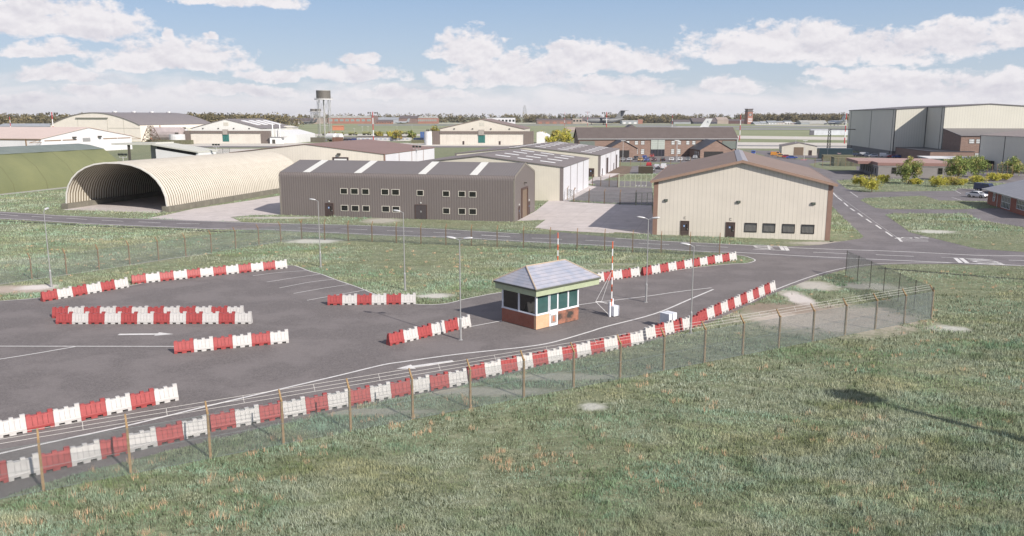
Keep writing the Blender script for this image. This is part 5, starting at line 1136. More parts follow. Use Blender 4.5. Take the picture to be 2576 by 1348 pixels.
# --- water towers
def wtower(p,h,rd,th,label,n=8,m_=None,scale=1.,det=True):
    r=empty('water_tower',(p[0],p[1],0),0,label,'water tower'); TM=mat('grey_brown_tank',(.13,.12,.105),.55,.2,.5,streak=.3); LG=mat('pale_leg_steel',(.40,.40,.38),.5)
    m=MB(); m.tube((0,0,h-th),(0,0,h),rd,rd,24); m.build('tank',TM,r); m=MB(); m.tube((0,0,h+.01),(0,0,h+.3),rd+.1,rd+.1,24); m.build('lid',LG,r)
    m=MB(); m.tube((0,0,h-th-.8),(0,0,h-th-.01),rd*1.28,rd*1.28,24); m.build('walkway',mat('white_walkway',(.6,.6,.6),.5),r)
    m=MB(); b=MB(); H=h-th-.8; L=[Vector((math.cos(2*PI*i/n+.3)*rd*.92,math.sin(2*PI*i/n+.3)*rd*.92,0)) for i in range(n)]
    for q in L: m.tube(q,q+Vector((0,0,H)),.15*scale,.15*scale,6)
    m.tube((0,0,0),(0,0,H),.3*scale,.3*scale,8); m.build('leg',LG,r)
    K=3
    for k in range(K):
        for i in range(n):
            j=(i+1)%n; z0,z1=H*k/K,H*(k+1)/K; up=lambda q,z:q+Vector((0,0,z))
            b.tube(up(L[i],z0),up(L[j],z1),.06*scale,.06*scale,3,False); b.tube(up(L[j],z0),up(L[i],z1),.06*scale,.06*scale,3,False); b.tube(up(L[i],z1),up(L[j],z1),.1*scale,.1*scale,4,False)
    b.build('bracing',LG,r)
    g_=MB()
    for i in range(24): t=2*PI*i/24; c,s_=math.cos(t)*rd*1.25,math.sin(t)*rd*1.25; g_.tube((c,s_,h-th),(c,s_,h-th+1.1),.05*scale,.05*scale,3,False)
    g_.build('guard_rail',LG,r)
    return r
Y=665; x=atY('b',1970,Y); wtower((x,Y),HT((x,Y),'b',125),5.6,6.2,'tall grey water tower on slender legs, the largest one')
Y=2000; x=atY('b',1838,Y); h=HT((x,Y),'b',343); wtower((x,Y),h,7.5,6,'left one of two small distant water towers behind the tall one',6,scale=2.4); x=atY('b',1893,Y); wtower((x,Y),h,7.5,6,'right one of two small distant water towers behind the tall one',6,scale=2.4)
# --- red and white masts
MR=mat('mast_red',(.42,.045,.05),.6); MW=mat('mast_white',(.66,.66,.66),.6)
def mast(rg,xp,yb,yt,Y,label,rr=.35,heads=True,n=5):
    x=atY(rg,xp,Y); h=HT((x,Y),rg,yt); r=empty('light_mast',(x,Y,0),0,label,'mast','red and white floodlight masts')
    bandpole('mast_pole',None,0,0,n,(0,0,0),(0,0,h),rr,rr*.7,r,MR,MW)
    if heads:
        m=MB(); m.tube((-3.2*rr/.35,0,h-.6),(3.2*rr/.35,0,h-.6),.1,.1,4)
        for q in (-3,-1.6,1.6,3): m.box(q*rr/.35-.35,q*rr/.35+.35,-.3,.3,h-1.4,h-.2)
        m.build('floodlight',DPOST,r)
mast('c',625,0,55,561,'red and white mast rising behind the brown-roofed building'); mast('a',645,0,60,470,'red and white mast in front of the large arched hangar end',rr=.35); mast('a',125,0,115,900,'distant red mast left of the arched hangar',rr=.4,heads=False)
mast('d',1175,0,58,600,'red and white mast behind the left half of the office roof'); mast('d',1965,0,95,1000,'thin red and white mast beyond the aircraft tail',rr=.3,heads=False); mast('d',950,0,55,1500,'slim grey and red mast near the transport aircraft nose',rr=.4); mast('d',675,0,60,1500,'slim mast in front of the far fire station',rr=.35,heads=False)
mast('e',853,0,158,600,'red and white mast just left of the control tower'); mast('e',2115,0,140,531,'red and white mast touching the giant hangar left edge')
Y=3200; x=atY('c',2443,Y); lattice((x,Y),HT((x,Y),'c',-20),22,5,'faint grey lattice pylon on the horizon above the right gabled hangar',mat('pylon_grey',(.45,.46,.48),.6),name='pylon',n=7,leg=.6,br=.35,cat='pylon')
Yg=425; xg=atY('e',1925,Yg); gz=HT((xg,Yg),'e',325); r=lattice((xg,Yg),gz,1.6,1.1,'dark lattice gantry post with crossbeam by the giant hangar',DPOST,name='pipe_gantry',n=7,leg=.1,br=.06,cat='gantry'); m=MB(); m.box(0,24,-.2,.2,gz-.4,gz); m.build('crossbeam',DPOST,r)
# --- white barrel row right, small far buildings
def simple(name,rg,x0,x1,Y,yt,h=None,dp=20,m_=None,roofm=None,rise=0,label='',cat='building',ang=0.,wins=0,winm=None,base=None,ov=.0,arch=False,ridge='x',saw=0,door=0,doorm=None,group=None):
    xa,xb=atY(rg,x0,Y),atY(rg,x1,Y); hh=h or HT(((xa+xb)/2,Y),rg,yt); LX=xb-xa
    r=empty(name,(xa,Y,0),ang,label,cat,group); e=hh-rise
    m=MB(); m.box(0,LX,0,dp,0,e); m.build('wall',m_,r)
    rm=roofm or m_; m=MB()
    if saw:
        for k in range(saw):
            a,b=LX*k/saw,LX*(k+1)/saw; m.prism([(a,e+.01),(b,e+.01),((a+b)/2,hh)],'y',-.3,dp)
    elif rise:
        if ridge=='x': m.prism([(-.5,e+.01),(dp+.5,e+.01),(dp*.5,hh)],'x',-.5,LX+.5)
        else: m.prism([(-.5,e+.01),(LX+.5,e+.01),(LX/2,hh)],'y',-.5,dp+.5)
    else: m.box(-.3,LX+.3,-.3,dp+.3,e+.01,e+.5)
    m.build('roof',rm,r)
    for k in range(wins):
        a=LX*(k+.2)/wins;b=LX*(k+.8)/wins; z0,z1=(e*.42,e*.75) if wins<12 else (e*.45,e*.7)
        o=MB().box(a-.1,b+.1,-.12,-.004,z0-.1,z1+.1).build('window',SIGNW,r); MB().box(a,b,-.2,-.122,z0,z1).build('pane',winm or WGL,o)
    for k in range(door):
        a=LX*(k+.25)/door;b=LX*(k+.75)/door; MB().box(a,b,-.15,-.004,0,e*.55).build('door',doorm or DBROWN,r)
    return r
FB=mat('far_red_brick',(.31,.145,.11),.8,.15,.1); DB=mat('far_brown_cladding',(.20,.135,.12),.7,.15,.1,stripe=('x',6,.1),sdark=.7); TEG=mat('teal_glass',(.22,.30,.29),.3,.2,.2); FGR=mat('far_grey_roof',(.33,.33,.31),.6,.1,.1); NB=mat('far_navy_cladding',(.055,.055,.08),.6,.3,.1,stripe=('x',10,.15),sdark=.5); TAN=mat('far_tan_wall',(.35,.29,.25),.7,.15,.1); FGY=mat('far_grey_wall',(.30,.32,.34),.6,.15,.1); FDR=mat('far_dark_roof',(.115,.095,.095),.7,.1,.1); FWH=mat('far_white_wall',(.62,.62,.63),.6,.1,.1)
YB=1880.
r=simple('brick_hangar','c',83,605,YB,103,m_=FB,roofm=FGR,rise=5,dp=50,wins=8,winm=TEG,saw=8,label='long red brick hangar with zigzag roof and green windows, left of the centre mast',cat='hangar')
simple('brown_hangar','c',603,652,YB+2,103,m_=DB,dp=40,label='narrow brown clad block joined to the right end of the long brick hangar',cat='hangar')
simple('brown_hangar','c',932,1158,YB,103,m_=DB,roofm=FDR,rise=6,dp=50,label='brown clad distant hangar with sliding doors left of a brick one',cat='hangar')
simple('brick_hangar','c',1160,1388,YB,105,m_=FB,roofm=FGR,rise=5,dp=50,wins=10,winm=TEG,saw=4,label='shorter red brick hangar right of the brown clad one',cat='hangar')
simple('far_shed','b',1408,1815,YB-40,452,m_=TAN,roofm=FDR,rise=7,dp=50,saw=6,wins=0,door=12,doorm=FWH,label='zigzag roofed dark shed left of the water tower legs',cat='shed')
simple('far_shed','b',1815,1945,YB,455,m_=TAN,roofm=TAN,rise=0,dp=40,label='plain tan block behind the water tower legs',cat='building')
simple('far_shed','b',1015,1440,YB+500,432,m_=TAN,roofm=TAN,rise=4,dp=60,label='long pale pinkish shed on the skyline behind trees',cat='shed')
simple('far_shed','c',652,935,YB+200,122,m_=FGY,roofm=FGY,rise=6,dp=60,label='low grey roofed shed between the two brick hangars',cat='shed')
simple('far_house_row','c',660,850,YB-60,152,m_=FB,roofm=FDR,rise=4,dp=20,wins=6,label='low brick sheds in front of grey roof between hangars',cat='building')
simple('far_store','b',1210,1325,1500,488,m_=NB,roofm=FDR,dp=20,wins=4,label='small dark and brick block by the trees right of the left gabled hangar',cat='building')
simple('white_terminal','c',1990,2330,1700,130,m_=FWH,roofm=FGY,dp=40,wins=8,label='white distant building above the right gabled hangar roof',cat='building')
simple('fire_station','d',340,772,YB-50,138,m_=DB,roofm=FDR,rise=3,dp=40,door=5,doorm=FB,label='long low brown station with five red doors in the distance',cat='fire station')
simple('far_shed','d',770,885,YB-50,138,m_=TAN,roofm=FGR,rise=0,dp=30,wins=3,label='tan block right of the red-doored station',cat='building')
simple('far_shed','d',885,1225,YB+80,122,m_=TAN,roofm=FDR,rise=9,dp=40,label='brown roofed shed behind the big grey aircraft',cat='shed')
simple('far_shed','d',1362,1555,YB-60,163,m_=FGY,roofm=FWH,rise=0,dp=30,door=3,doorm=FWH,label='long grey shed right of the big grey aircraft',cat='shed')
simple('far_shed','d',1555,1612,YB-40,150,m_=FB,roofm=TAN,rise=0,dp=30,label='small brown brick block at the right end of grey shed',cat='building')
simple('dark_shed','d',1985,2190,YB-40,150,m_=FGY,roofm=FDR,rise=5,dp=40,label='grey shed with white stripes left of the white tail fin',cat='shed')
simple('navy_hangar','d',2215,2508,YB-40,128,m_=NB,roofm=FDR,rise=9,dp=50,label='dark navy hangar behind the white tail fin',cat='hangar')
simple('far_shed','e',582,715,YB-30,185,m_=TAN,roofm=TAN,rise=6,dp=40,label='tan roofed hangar left of the control tower base',cat='hangar')
simple('far_shed','e',715,918,YB-20,208,m_=mat('dark_maroon',(.10,.05,.05),.7),roofm=FDR,rise=4,dp=30,wins=0,label='dark maroon block attached left of the control tower',cat='building')
for x0,x1,yt,mm,rr,lb in [(1025,1110,238,FGY,4,'low grey hut nearest the right of the control tower'),(1110,1200,232,mat('far_green_roof',(.16,.2,.12),.7),5,'green humped hut right of the control tower'),(1190,1300,226,FGY,3,'grey distant workshop with pinkish door'),(1300,1390,232,TAN,3,'tan distant workshop between grey and white ones'),(1390,1482,228,FWH,2,'white distant workshop with red vehicle near it'),(1482,1586,246,FB,2,'row of pinkish low huts right of the white workshop')]:
    simple('far_workshop','e',x0,x1,YB-120,yt,m_=mm,roofm=FGY,rise=rr,dp=25,door=3,label=lb,cat='workshop',doorm=FWH if mm is not FWH else DBROWN)
simple('far_workshop','e',1588,1690,YB-150,222,m_=FGY,roofm=FGR,rise=5,dp=30,wins=0,label='blue-grey ribbed workshop at the right of the far row',cat='workshop'); simple('far_workshop','e',1690,1905,YB-150,224,m_=TAN,roofm=FGR,rise=7,dp=30,label='long tan workshop before the jet airliner',cat='workshop')
simple('far_shed','a',-60,590,1150,198,m_=FGY,roofm=FGY,rise=4,dp=40,label='long low grey shed at the far left skyline',cat='shed')
simple('far_shed','b',440,620,700,520,m_=FWH,roofm=FGY,rise=0,dp=20,label='small white and grey shed right of the arched hangar roof',cat='shed')
simple('far_store','b',1420,1592,580,545,m_=mat('cream_far',(.62,.6,.54),.6),roofm=mat('cream_far',(.62,.6,.54),.6),rise=1.2,dp=14,door=1,ridge='y',label='small cream store with dark door right of the left gabled hangar',cat='store')
simple('orange_wall_hut','b',2060,2185,1020,543,m_=mat('orange_brick',(.50,.20,.12),.8),roofm=mat('orange_brick',(.50,.20,.12),.8),rise=1.,dp=8,label='low orange brick hut on the airfield right of the water tower',cat='hut')
simple('white_office_cabin','c',425,1060,590,362,m_=mat('cabin_grey_white',(.52,.51,.49),.6,.1,.3),roofm=FDR,dp=12,wins=12,label='long low white cabin with dark flat roof and many windows',cat='cabin',winm=mat('pale_blue_glass',(.25,.3,.4),.3))
simple('tan_low_building','d',690,1020,900,238,m_=TAN,roofm=TAN,rise=4,dp=30,label='pinkish low roof just above the office left end',cat='building'); simple('dark_gable_hut','d',1405,1565,1000,208,m_=FDR,roofm=FDR,rise=6,dp=30,ridge='y',label='dark triangular roof peeping above the office ridge',cat='hut')
r=simple('blast_wall','e',1705,2200,766,340,m_=mat('pale_barrels',(.55,.57,.62),.6,.2,.3,stripe=('x',1.5,.12),sdark=.85),dp=3,label='long pale ribbed wall on the airfield before the giant hangar',cat='wall'); MB().box(-1,3,-.6,-.1,0,4.2).build('end_panel',mat('end_dark',(.1,.1,.12),.7),r)
# blue and dark containers near the rusty hangar, green sheds left
container(Vector((atY('c',1105,545),545,0)),0,6.5,3,3.4,mat('navy_container',(.02,.03,.06),.5),'small navy container left of the white upright tank'); container(Vector((atY('c',1188,575),575,0)),0,6.0,3,6.6,mat('blue_container',(.06,.12,.30),.5,.1,1,stripe=('x',.5,.3),sdark=.8),'bright blue container stack behind the navy container')
container(Vector((atY('b',1793,560),560,0)),rad(-6),9.5,3,3.2,mat('olive_container',(.13,.12,.09),.6,.1,1,stripe=('x',.8,.3),sdark=.75),'long olive container left of the brown one'); container(Vector((atY('b',2057,548),548,0)),rad(-6),6.5,3,3.6,mat('brown_container',(.15,.075,.05),.6),'brown container beside the white fuel pods')
for k,xx in ((0,2050),(1,2120)): tank(Vector((atY('b',xx,575),575,0)),7,2.3,['left','right'][k]+' one of two white fuel pods by the brown container',rad(-30),mat('pod_white',(.6,.6,.6),.5))
simple('tan_bund','c',1080,1228,535,405,m_=MOSS,dp=3,label='mossy low wall in front of the navy container',cat='wall')
simple('covered_walkway','b',1590,1850,650,683,m_=DPOST,roofm=FWH,dp=5,label='dark low barrier with pale top under the water tower',cat='wall')
# --- control tower
def ctower():
    Y=1800.; x=atY('e',955,Y); h=HT((x,Y),'e',84); r=empty('control_tower',(x,Y,0),rad(8),'red brick control tower with letter D and grey cab on top','control tower'); w_=12.
    k=h/33.
    m=MB(); m.prism([(-w_/2,0),(w_/2,0),(w_/2*.92,h*.80),(-w_/2*.92,h*.80)],'y',-8,8); m.build('shaft',FB,r)
    m=MB(); m.box(-6.6,6.6,-8.6,8.6,h*.80,h*.84); m.build('balcony',FDR,r); m=MB(); m.prism([(-5.2,h*.84),(5.2,h*.84),(6.2,h*.96),(-6.2,h*.96)],'y',-7,7); m.build('cab',mat('cab_glass',(.10,.085,.08),.3,.2,.3,stripe=('x',2.4,.2),sdark=2.),r); m=MB(); m.box(-6.8,6.8,-8,8,h*.96,h); m.build('cab_roof',FDR,r)
    S=MB().box(-3.4,3.4,-8.4,-8.05,h*.54,h*.68).build('letter_sign',mat('sign_black',(.02,.02,.02),.5),r); text_mesh('D',SIGNW,'lettering',5.2,Matrix.Translation((0,-8.45,h*.60))@Matrix.Rotation(PI/2,4,'X'),1.1,S)
    for zz in (.14,.24,.32):
        for xx in (-3.6,-1.2,1.2,3.6): MB().box(xx-.9,xx+.9,-8.3,-8.05,h*zz,h*zz+1.5).build('window',SIGNW,r)
    MB().box(6.1,16,-8,8,0,h*.14).build('annex',FB,r)
ctower()
# --- aircraft
def aircraft(name,p,ang,sc_,label,col,ttail=False,engines=4,body=True):
    r=empty(name,(p[0],p[1],0),ang,label,'aircraft'); r.scale=(sc_,)*3; m_=col
    prof=[(-22,.3,5.2),(-20,1.6,4.9),(-16,2.4,4.7),(-8,2.9,4.6),(8,2.9,4.6),(14,2.3,5.2),(20,1.2,6.2),(24,.4,6.8)]
    m=MB(); 
    for (x0,r0,z0),(x1,r1,z1) in zip(prof[:-1],prof[1:]): m.tube((x0,0,z0),(x1,0,z1),r0,r1,14,False)
    m.build('fuselage',m_,r,smooth=True)
    zw=7. if ttail else 4.
    for s in (-1,1):
        m=MB(); k=len(m.v); m.v+=[(-5,s*1.5,zw),(4,s*1.5,zw),(7,s*23,zw-.8 if ttail else zw+1.5),(4.4,s*23,zw-.8 if ttail else zw+1.5),(-5,s*1.5,zw+.8),(4,s*1.5,zw+.6),(7,s*23,zw-.6 if ttail else zw+1.7),(4.4,s*23,zw-.6 if ttail else zw+1.7)]; m.f+=[tuple(k+i for i in q) for q in ((3,2,1,0),(4,5,6,7),(0,1,5,4),(1,2,6,5),(2,3,7,6),(3,0,4,7))]; m.build('wing',m_,r)
        for e_ in (8,15): m=MB(); m.tube((-4,s*e_,zw-1.5),(1.5,s*e_,zw-1.3),1.1,.9,10); m.build('engine',mat('engine_grey',(.25,.25,.26),.4),r)
        zt=15.5 if ttail else 7.; xt=23 if ttail else 19
        m=MB(); k=len(m.v); m.v+=[(xt-3,s*.2,zt),(xt+2,s*.2,zt),(xt+4,s*8.5,zt+.1),(xt+2,s*8.5,zt+.1),(xt-3,s*.2,zt+.4),(xt+2,s*.2,zt+.4),(xt+4,s*8.5,zt+.3),(xt+2,s*8.5,zt+.3)]; m.f+=[tuple(k+i for i in q) for q in ((3,2,1,0),(4,5,6,7),(0,1,5,4),(1,2,6,5),(2,3,7,6),(3,0,4,7))]; m.build('tailplane',m_,r)
    m=MB(); m.prism([(13,6.5),(22,7),(26,15.6),(19.5,15.6)],'y',-.25,.25); m.build('tail_fin',m_,r)
    m=MB()
    for x,y in ((-14,0),(1,-3),(1,3)): m.tube((x,y,.6),(x,y,3),.25,.25,6); m.ell((x,y,.7),(.8,.4,.7),10,6)
    m.build('landing_gear',DPOST,r)
    return r
DG_=mat('dark_aircraft_grey',(.13,.135,.14),.5,.1,.2); LG_=mat('light_aircraft_grey',(.42,.44,.47),.4,.1,.2)
Y=1650; aircraft('transport_aircraft',(atY('d',1140,Y),Y),rad(12),1.75,'big dark grey transport aircraft with high T tail parked far away',DG_,True)
Y=1500; aircraft('jet_airliner',(atY('e',2005,Y),Y),rad(78+180+20),1.25,'grey four-engined jet facing the camera left of giant hangar',LG_)
Y=800; r=aircraft('parked_jet',(atY('d',2130,Y),Y),rad(-8),.95,'pale jet behind the office with only its white tail fin showing',mat('pale_jet_paint',(.55,.56,.57),.4)); text_mesh('K',mat('tail_letter',(.12,.13,.16),.5),'lettering',3.,Matrix.Translation((21.5,-.3,12.2))@Matrix.Rotation(PI/2,4,'X'),1.,[c for c in bpy.data.objects if c.parent==r and c.name.startswith('tail_fin')][0])
for k,(rg,xx,Yx) in enumerate([('b',1740,1750),('b',1790,1760),('c',970,1780)]): aircraft('small_aircraft',(atY(rg,xx,Yx),Yx),rad(-20),.75,['leftmost small dark jet parked by the zigzag shed','second small dark jet parked by the zigzag shed','small grey jet parked before the brown clad hangar'][k],[DG_,DG_,LG_][k])
# ---------------------------------------------------------------- vehicles
TYRE=mat('tyre_rubber',(.02,.02,.02),.8); RIM=mat('alloy_rim',(.35,.33,.3),.35,metal=.6); CGL=glass('car_glass',(.03,.035,.04),.08,.8); HL=mat('headlight_glass',(.6,.6,.6),.15); TL=mat('tail_light',(.4,.02,.02),.3)
CARP={}
def paint(nm,c): return mat('car_paint_'+nm,c,.25,.05,1,spec=.8,metal=.15)
def car_proto(kind,cn,c):
    m_=paint(cn,c); r=empty('parked_car',(0,0,0))
    W=.88
    if kind=='saloon': prof=[(-2.2,.35),(-2.25,.62),(-2.15,.82),(-1.1,.93),(-.45,1.36),(.75,1.40),(1.5,1.0),(2.15,.95),(2.22,.6),(2.15,.35)]; gl_=[(-1.0,.95),(-.42,1.31),(.72,1.35),(1.38,1.0)]
    elif kind=='hatch': prof=[(-1.95,.35),(-2.0,.65),(-1.9,.85),(-1.05,.98),(-.5,1.45),(1.2,1.48),(1.85,1.0),(1.95,.6),(1.9,.35)]; gl_=[(-.98,1.0),(-.47,1.40),(1.1,1.42),(1.6,1.02)]
    else: prof=[(-2.4,.4),(-2.45,.8),(-2.3,1.1),(-1.5,1.3),(-1.1,1.9),(2.35,1.95),(2.4,.6),(2.35,.4)]; gl_=[(-1.42,1.32),(-1.06,1.82),(-.1,1.84),(-.1,1.32)]
    m=MB(); k=len(m.v); n=len(prof)
    for y,sq in ((-W,0),(W,0)):
        for (x,z) in prof:
            t=max(0,(z-.9))*.28 if kind!='van' else max(0,z-1.3)*.1; m.v.append((x,y*(1-t),z))
    for i in range(n):
        j=(i+1)%n; m.f.append((k+i,k+j,k+n+j,k+n+i))
    m.f+=[tuple(k+i for i in reversed(range(n))),tuple(k+n+i for i in range(n))]; m.build('body',m_,r,bevel=.04)
    m=MB()
    for s in (-1,1):
        pts=[]
        for (x,z) in gl_: t=max(0,(z-.9))*.28 if kind!='van' else max(0,z-1.3)*.1; pts.append((x,s*(W*(1-t)+.012),z))
        m.quad(*(pts if s<0 else pts[::-1]))
    a=gl_[0];b=gl_[1];m.quad((a[0]-.10,-.68,a[1]+.02),(a[0]-.10,.68,a[1]+.02),(b[0]-.07,.58,b[1]+.01),(b[0]-.07,-.58,b[1]+.01))
    if kind!='van': a=gl_[3];b=gl_[2]; m.quad((a[0]+.13,.66,a[1]+.03),(a[0]+.13,-.66,a[1]+.03),(b[0]+.12,-.56,b[1]+.0),(b[0]+.12,.56,b[1]+.0))
    m.build('window_glass',CGL,r)
    xw=(-1.35,1.3) if kind!='van' else (-1.5,1.5)
    for x in xw:
        for s in (-1,1):
            m=MB(); m.tube((x,s*.72,.33),(x,s*.91,.33),.33,.33,16); w_=m.build('wheel',TYRE,r); m=MB(); m.tube((x,s*.9,.33),(x,s*.925,.33),.2,.2,10); m.build('rim',RIM,w_)
    x=prof[1][0]
    for s in (-1,1): MB().box(x-.03,x+.25,s*.62-.16,s*.62+.16,.62,.78).build('headlight',HL,r)
    x=prof[-2][0]
    for s in (-1,1): MB().box(x-.15,x+.03,s*.66-.12,s*.66+.12,.75,.92).build('tail_light',TL,r)
    MB().box(prof[1][0]-.02,prof[1][0]+.1,-.45,.45,.42,.58).build('grille',DPOST,r)
    return r
def car(rg,x,y,ang,kind,cn,c,label,group='cars parked before the office'):
    k=(kind,cn)
    if k not in CARP: CARP[k]=car_proto(kind,cn,c); o=CARP[k]
    else: o=copy_tree(CARP[k])
    p=G(rg,x,y); o.location=(p.x,p.y,.015); o.rotation_euler=(0,0,ang); tag(o,label,'van' if kind=='van' else 'car',group)
C_={'silver':(.42,.43,.45),'grey':(.20,.21,.22),'black':(.025,.025,.03),'white':(.65,.65,.66),'blue':(.03,.07,.28),'red':(.35,.03,.03),'maroon':(.10,.03,.04),'gold':(.45,.26,.09),'orange':(.55,.24,.04),'navy':(.02,.03,.09)}
fc=rad(76); bk=rad(-104)   # front (-x of proto) faces the camera when rotated 76 deg
for (x,y,a,kd,cn,lb) in [(1352,602,fc,'hatch','white','white hatchback at the shed corner, furthest left by the office'),(1375,650,fc,'saloon','grey','grey saloon at the left end of the front row before the office'),(1455,648,fc,'saloon','silver','silver saloon, second from left in the front row before the office'),(1530,630,fc,'hatch','black','black hatchback in the back row next to the gold car'),
  (1583,650,fc,'hatch','gold','small gold hatchback in the front row before the office'),(1632,618,fc,'saloon','blue','blue saloon parked in the back row behind another blue car'),(1660,652,fc,'saloon','blue','blue saloon parked in the front row right of the gold car'),(1722,605,fc,'hatch','red','bright red hatchback parked in front of the office entrance'),(1748,650,fc,'saloon','maroon','dark maroon saloon in front of the red hatchback'),
  (1852,648,bk,'saloon','black','black saloon showing its tail lights before the office'),(1958,648,fc,'saloon','white','white saloon right of the black tail-on saloon'),(2060,648,fc,'hatch','white','white hatchback in the front row, under the lamp post before the office'),(2155,645,fc,'hatch','grey','grey hatchback beyond the cream hangar roof edge, front row'),(2240,618,fc,'saloon','silver','silver saloon in the back row left of the right office wing'),(2330,600,fc,'hatch','navy','dark navy hatchback beside the right office wing'),(2432,592,fc,'van','white','white van in front of the right office wing doorway'),
  (1688,712,bk,'hatch','red','red estate seen from behind near the bin enclosure'),(1782,735,bk,'hatch','silver','silver hatchback showing its tail beyond the bin enclosure'),(1862,745,bk,'van','white','white van half hidden by the cream hangar roof'),(1722,770,fc,'saloon','grey','grey saloon peeping from behind the bin enclosure')]:
    car('d',x,y,a,kd,cn,C_[cn],lb)
gr='cars parked by the small cream shed'
for (x,y,a,kd,cn,lb) in [(1010,636,fc,'van','blue','blue and white van just above the cream hangar ridge'),(1285,652,rad(166),'van','orange','orange van at the back by the small cream shed'),(1345,668,rad(166),'hatch','gold','orange-gold hatchback in the row by the small shed'),(1415,676,rad(166),'hatch','red','red hatchback beside the blue saloon at the small shed'),(1472,686,rad(166),'saloon','blue','bright blue saloon nearest the camera at the small shed')]: car('e',x,y,a,kd,cn,C_[cn],lb,gr)
gr='cars parked along the giant hangar'
for (x,y,a,kd,cn,lb) in [(400,668,rad(166),'van','white','white box van right of the dark teal container'),(462,652,rad(-14),'hatch','maroon','dark red car furthest left along the giant hangar'),(515,655,rad(-14),'hatch','navy','navy hatchback second along the giant hangar'),(580,660,rad(-14),'saloon','black','black saloon third along the giant hangar'),(662,660,rad(166),'van','silver','silver pickup-like van along the giant hangar'),(755,666,rad(-14),'hatch','silver','silver estate along the giant hangar, left of a white van'),(905,668,rad(166),'van','white','white van parked under the giant hangar corner'),(985,672,rad(-14),'hatch','red','red and white car partly behind the pink roof'),(1050,676,rad(-14),'saloon','blue','blue and white saloon at the right end behind the pink roof')]: car('f',x,y,a,kd,cn,C_[cn],lb,gr)
gr='cars parked beside the brick bungalow'
car('f',2005,1150,rad(118),'saloon','white',C_['white'],'white saloon facing the camera beside the red brick bungalow',gr); car('f',2100,1075,rad(120),'van','navy',C_['navy'],'dark blue tall car behind the white saloon and pale roof',gr); car('f',2190,1150,rad(118),'saloon','navy',C_['navy'],'dark car mostly hidden by the brick bungalow corner',gr)
gr='cars parked by the airfield road'
for (x,y,cn,lb) in [(1625,722,'grey','leftmost grey car in the group right of the left gabled hangar'),(1665,722,'silver','silver car between grey and white ones right of left gabled hangar'),(1695,722,'white','white car in the group right of the left gabled hangar'),(1740,726,'grey','rightmost grey car in the group right of the left gabled hangar'),(2040,722,'white','white pickup left of the brown container'),(2215,722,'black','black car right of the brown container'),(2255,722,'navy','navy car right of the black one by the brown container'),(2305,720,'blue','blue car nearest the long white cabin'),(2340,720,'blue','blue car touching the left end of the long white cabin')]: car('b',x,y,rad(-14),'hatch',cn,C_[cn],lb,gr)
def tanker():
    OL=mat('olive_drab',(.21,.22,.10),.6,.2,.5); DK=mat('dark_olive',(.10,.10,.06),.7)
    r=empty('tanker_truck',(0,0,0)); m=MB(); m.tube((-4,0,2.35),(1.6,0,2.35),1.05,1.05,14); m.build('tank',OL,r); m=MB(); m.box(-4,4,-.9,.9,.8,1.25); m.build('chassis',DK,r)
    m=MB(); m.prism([(2.1,1.1),(4.2,1.1),(4.2,2.2),(3.8,3.2),(2.1,3.2)],'y',-1.15,1.15); cb=m.build('cab',OL,r,bevel=.05); m=MB(); m.box(2.7,3.6,-1.17,-1.155,2.2,2.9); m.build('cab_window',CGL,cb)
    for x in (-3.2,-2.0,1.2,3.2):
        for s in (-1,1): m=MB(); m.tube((x,s*.85,.55),(x,s*1.15,.55),.55,.55,12); m.build('wheel',TYRE,r)
    return r
tk=tanker(); used=False
for i,(rg,x,y) in enumerate([('b',1665,672),('z',420,547),('z',667,545),('z',922,545),('z',1190,540),('z',1405,535),('z',1925,525)]):
    o=tk if not used else copy_tree(tk); used=True; p=G(rg,x,y); o.location=(p.x,p.y,.03); o.rotation_euler=(0,0,rad(-6)+random.uniform(-.05,.05))
    tag(o,['olive tanker truck parked left of the tall water tower','olive tanker truck half hidden by the tall water tower legs','olive tanker truck first right of the tall water tower','olive tanker truck second right of the tall water tower','olive tanker truck touching the left side of the red mast','olive tanker truck right of the red mast behind a bare tree','olive tanker truck between the two airfield trees'][i],'truck','olive tanker trucks parked on the airfield road')
# slim lamp posts in the distance
for k,(rg,x,yb,yt) in enumerate([('d',1372,655,405),('d',2010,650,400),('e',95,715,470),('e',705,600,470),('e',1512,640,430),('e',1620,705,468),('z',950,560,412),('z',1105,520,378),('z',1215,520,372),('z',1770,430,372),('z',2060,410,345),('d',420,0,0)]):
    if yb==0: continue
    p=G(rg,x,yb); h=HT(p,rg,yt); r=empty('yard_lamp',(p.x,p.y,0),0,['slim grey lamp post in front of the left office wing','slim grey lamp post right of the office entrance','slim lamp post rising by the right office windows','slim lamp post before the right louvred end of the office','slim lamp post in front of the small shed roller door','slim lamp post by the red patch at the small shed','thin double lamp post in front of the third tanker','thin double lamp post just left of the fourth tanker','thin double lamp post beyond the fourth tanker','thin double lamp post above the left airfield tree','thin double lamp post above the right airfield tree'][k],'lamp post','slim distant lamp posts')
    MB().tube((0,0,0),(0,0,h),.09,.06,6).build('pole',LAMPW,r); MB().box(-.9,.9,-.12,.12,h-.05,h+.15).build('lamp_head',LAMPW,r)
flat('red_marking',P('e',[(1570,700),(1600,690),(1665,688),(1640,703)]),.03,mat('faded_red_paint',(.35,.12,.13),.8))
# tall floodlight mast just outside the frame (its shadow lies on the near grass)
tip=G('D',2125,992); hm=17.; Ls=hm/math.tan(SUN_EL); bp=tip+SUN_D*Ls
r=empty('floodlight_mast',(bp.x,bp.y,0),0,'tall grey floodlight mast outside the right edge whose shadow crosses the grass','mast')
MB().tube((0,0,0),(0,0,hm-.8),.34,.24,10).build('pole',GALV,r); m=MB(); m.box(-1.0,1.0,-.7,.7,hm-.9,hm+.2); m.build('lamp_cluster',DPOST,r)
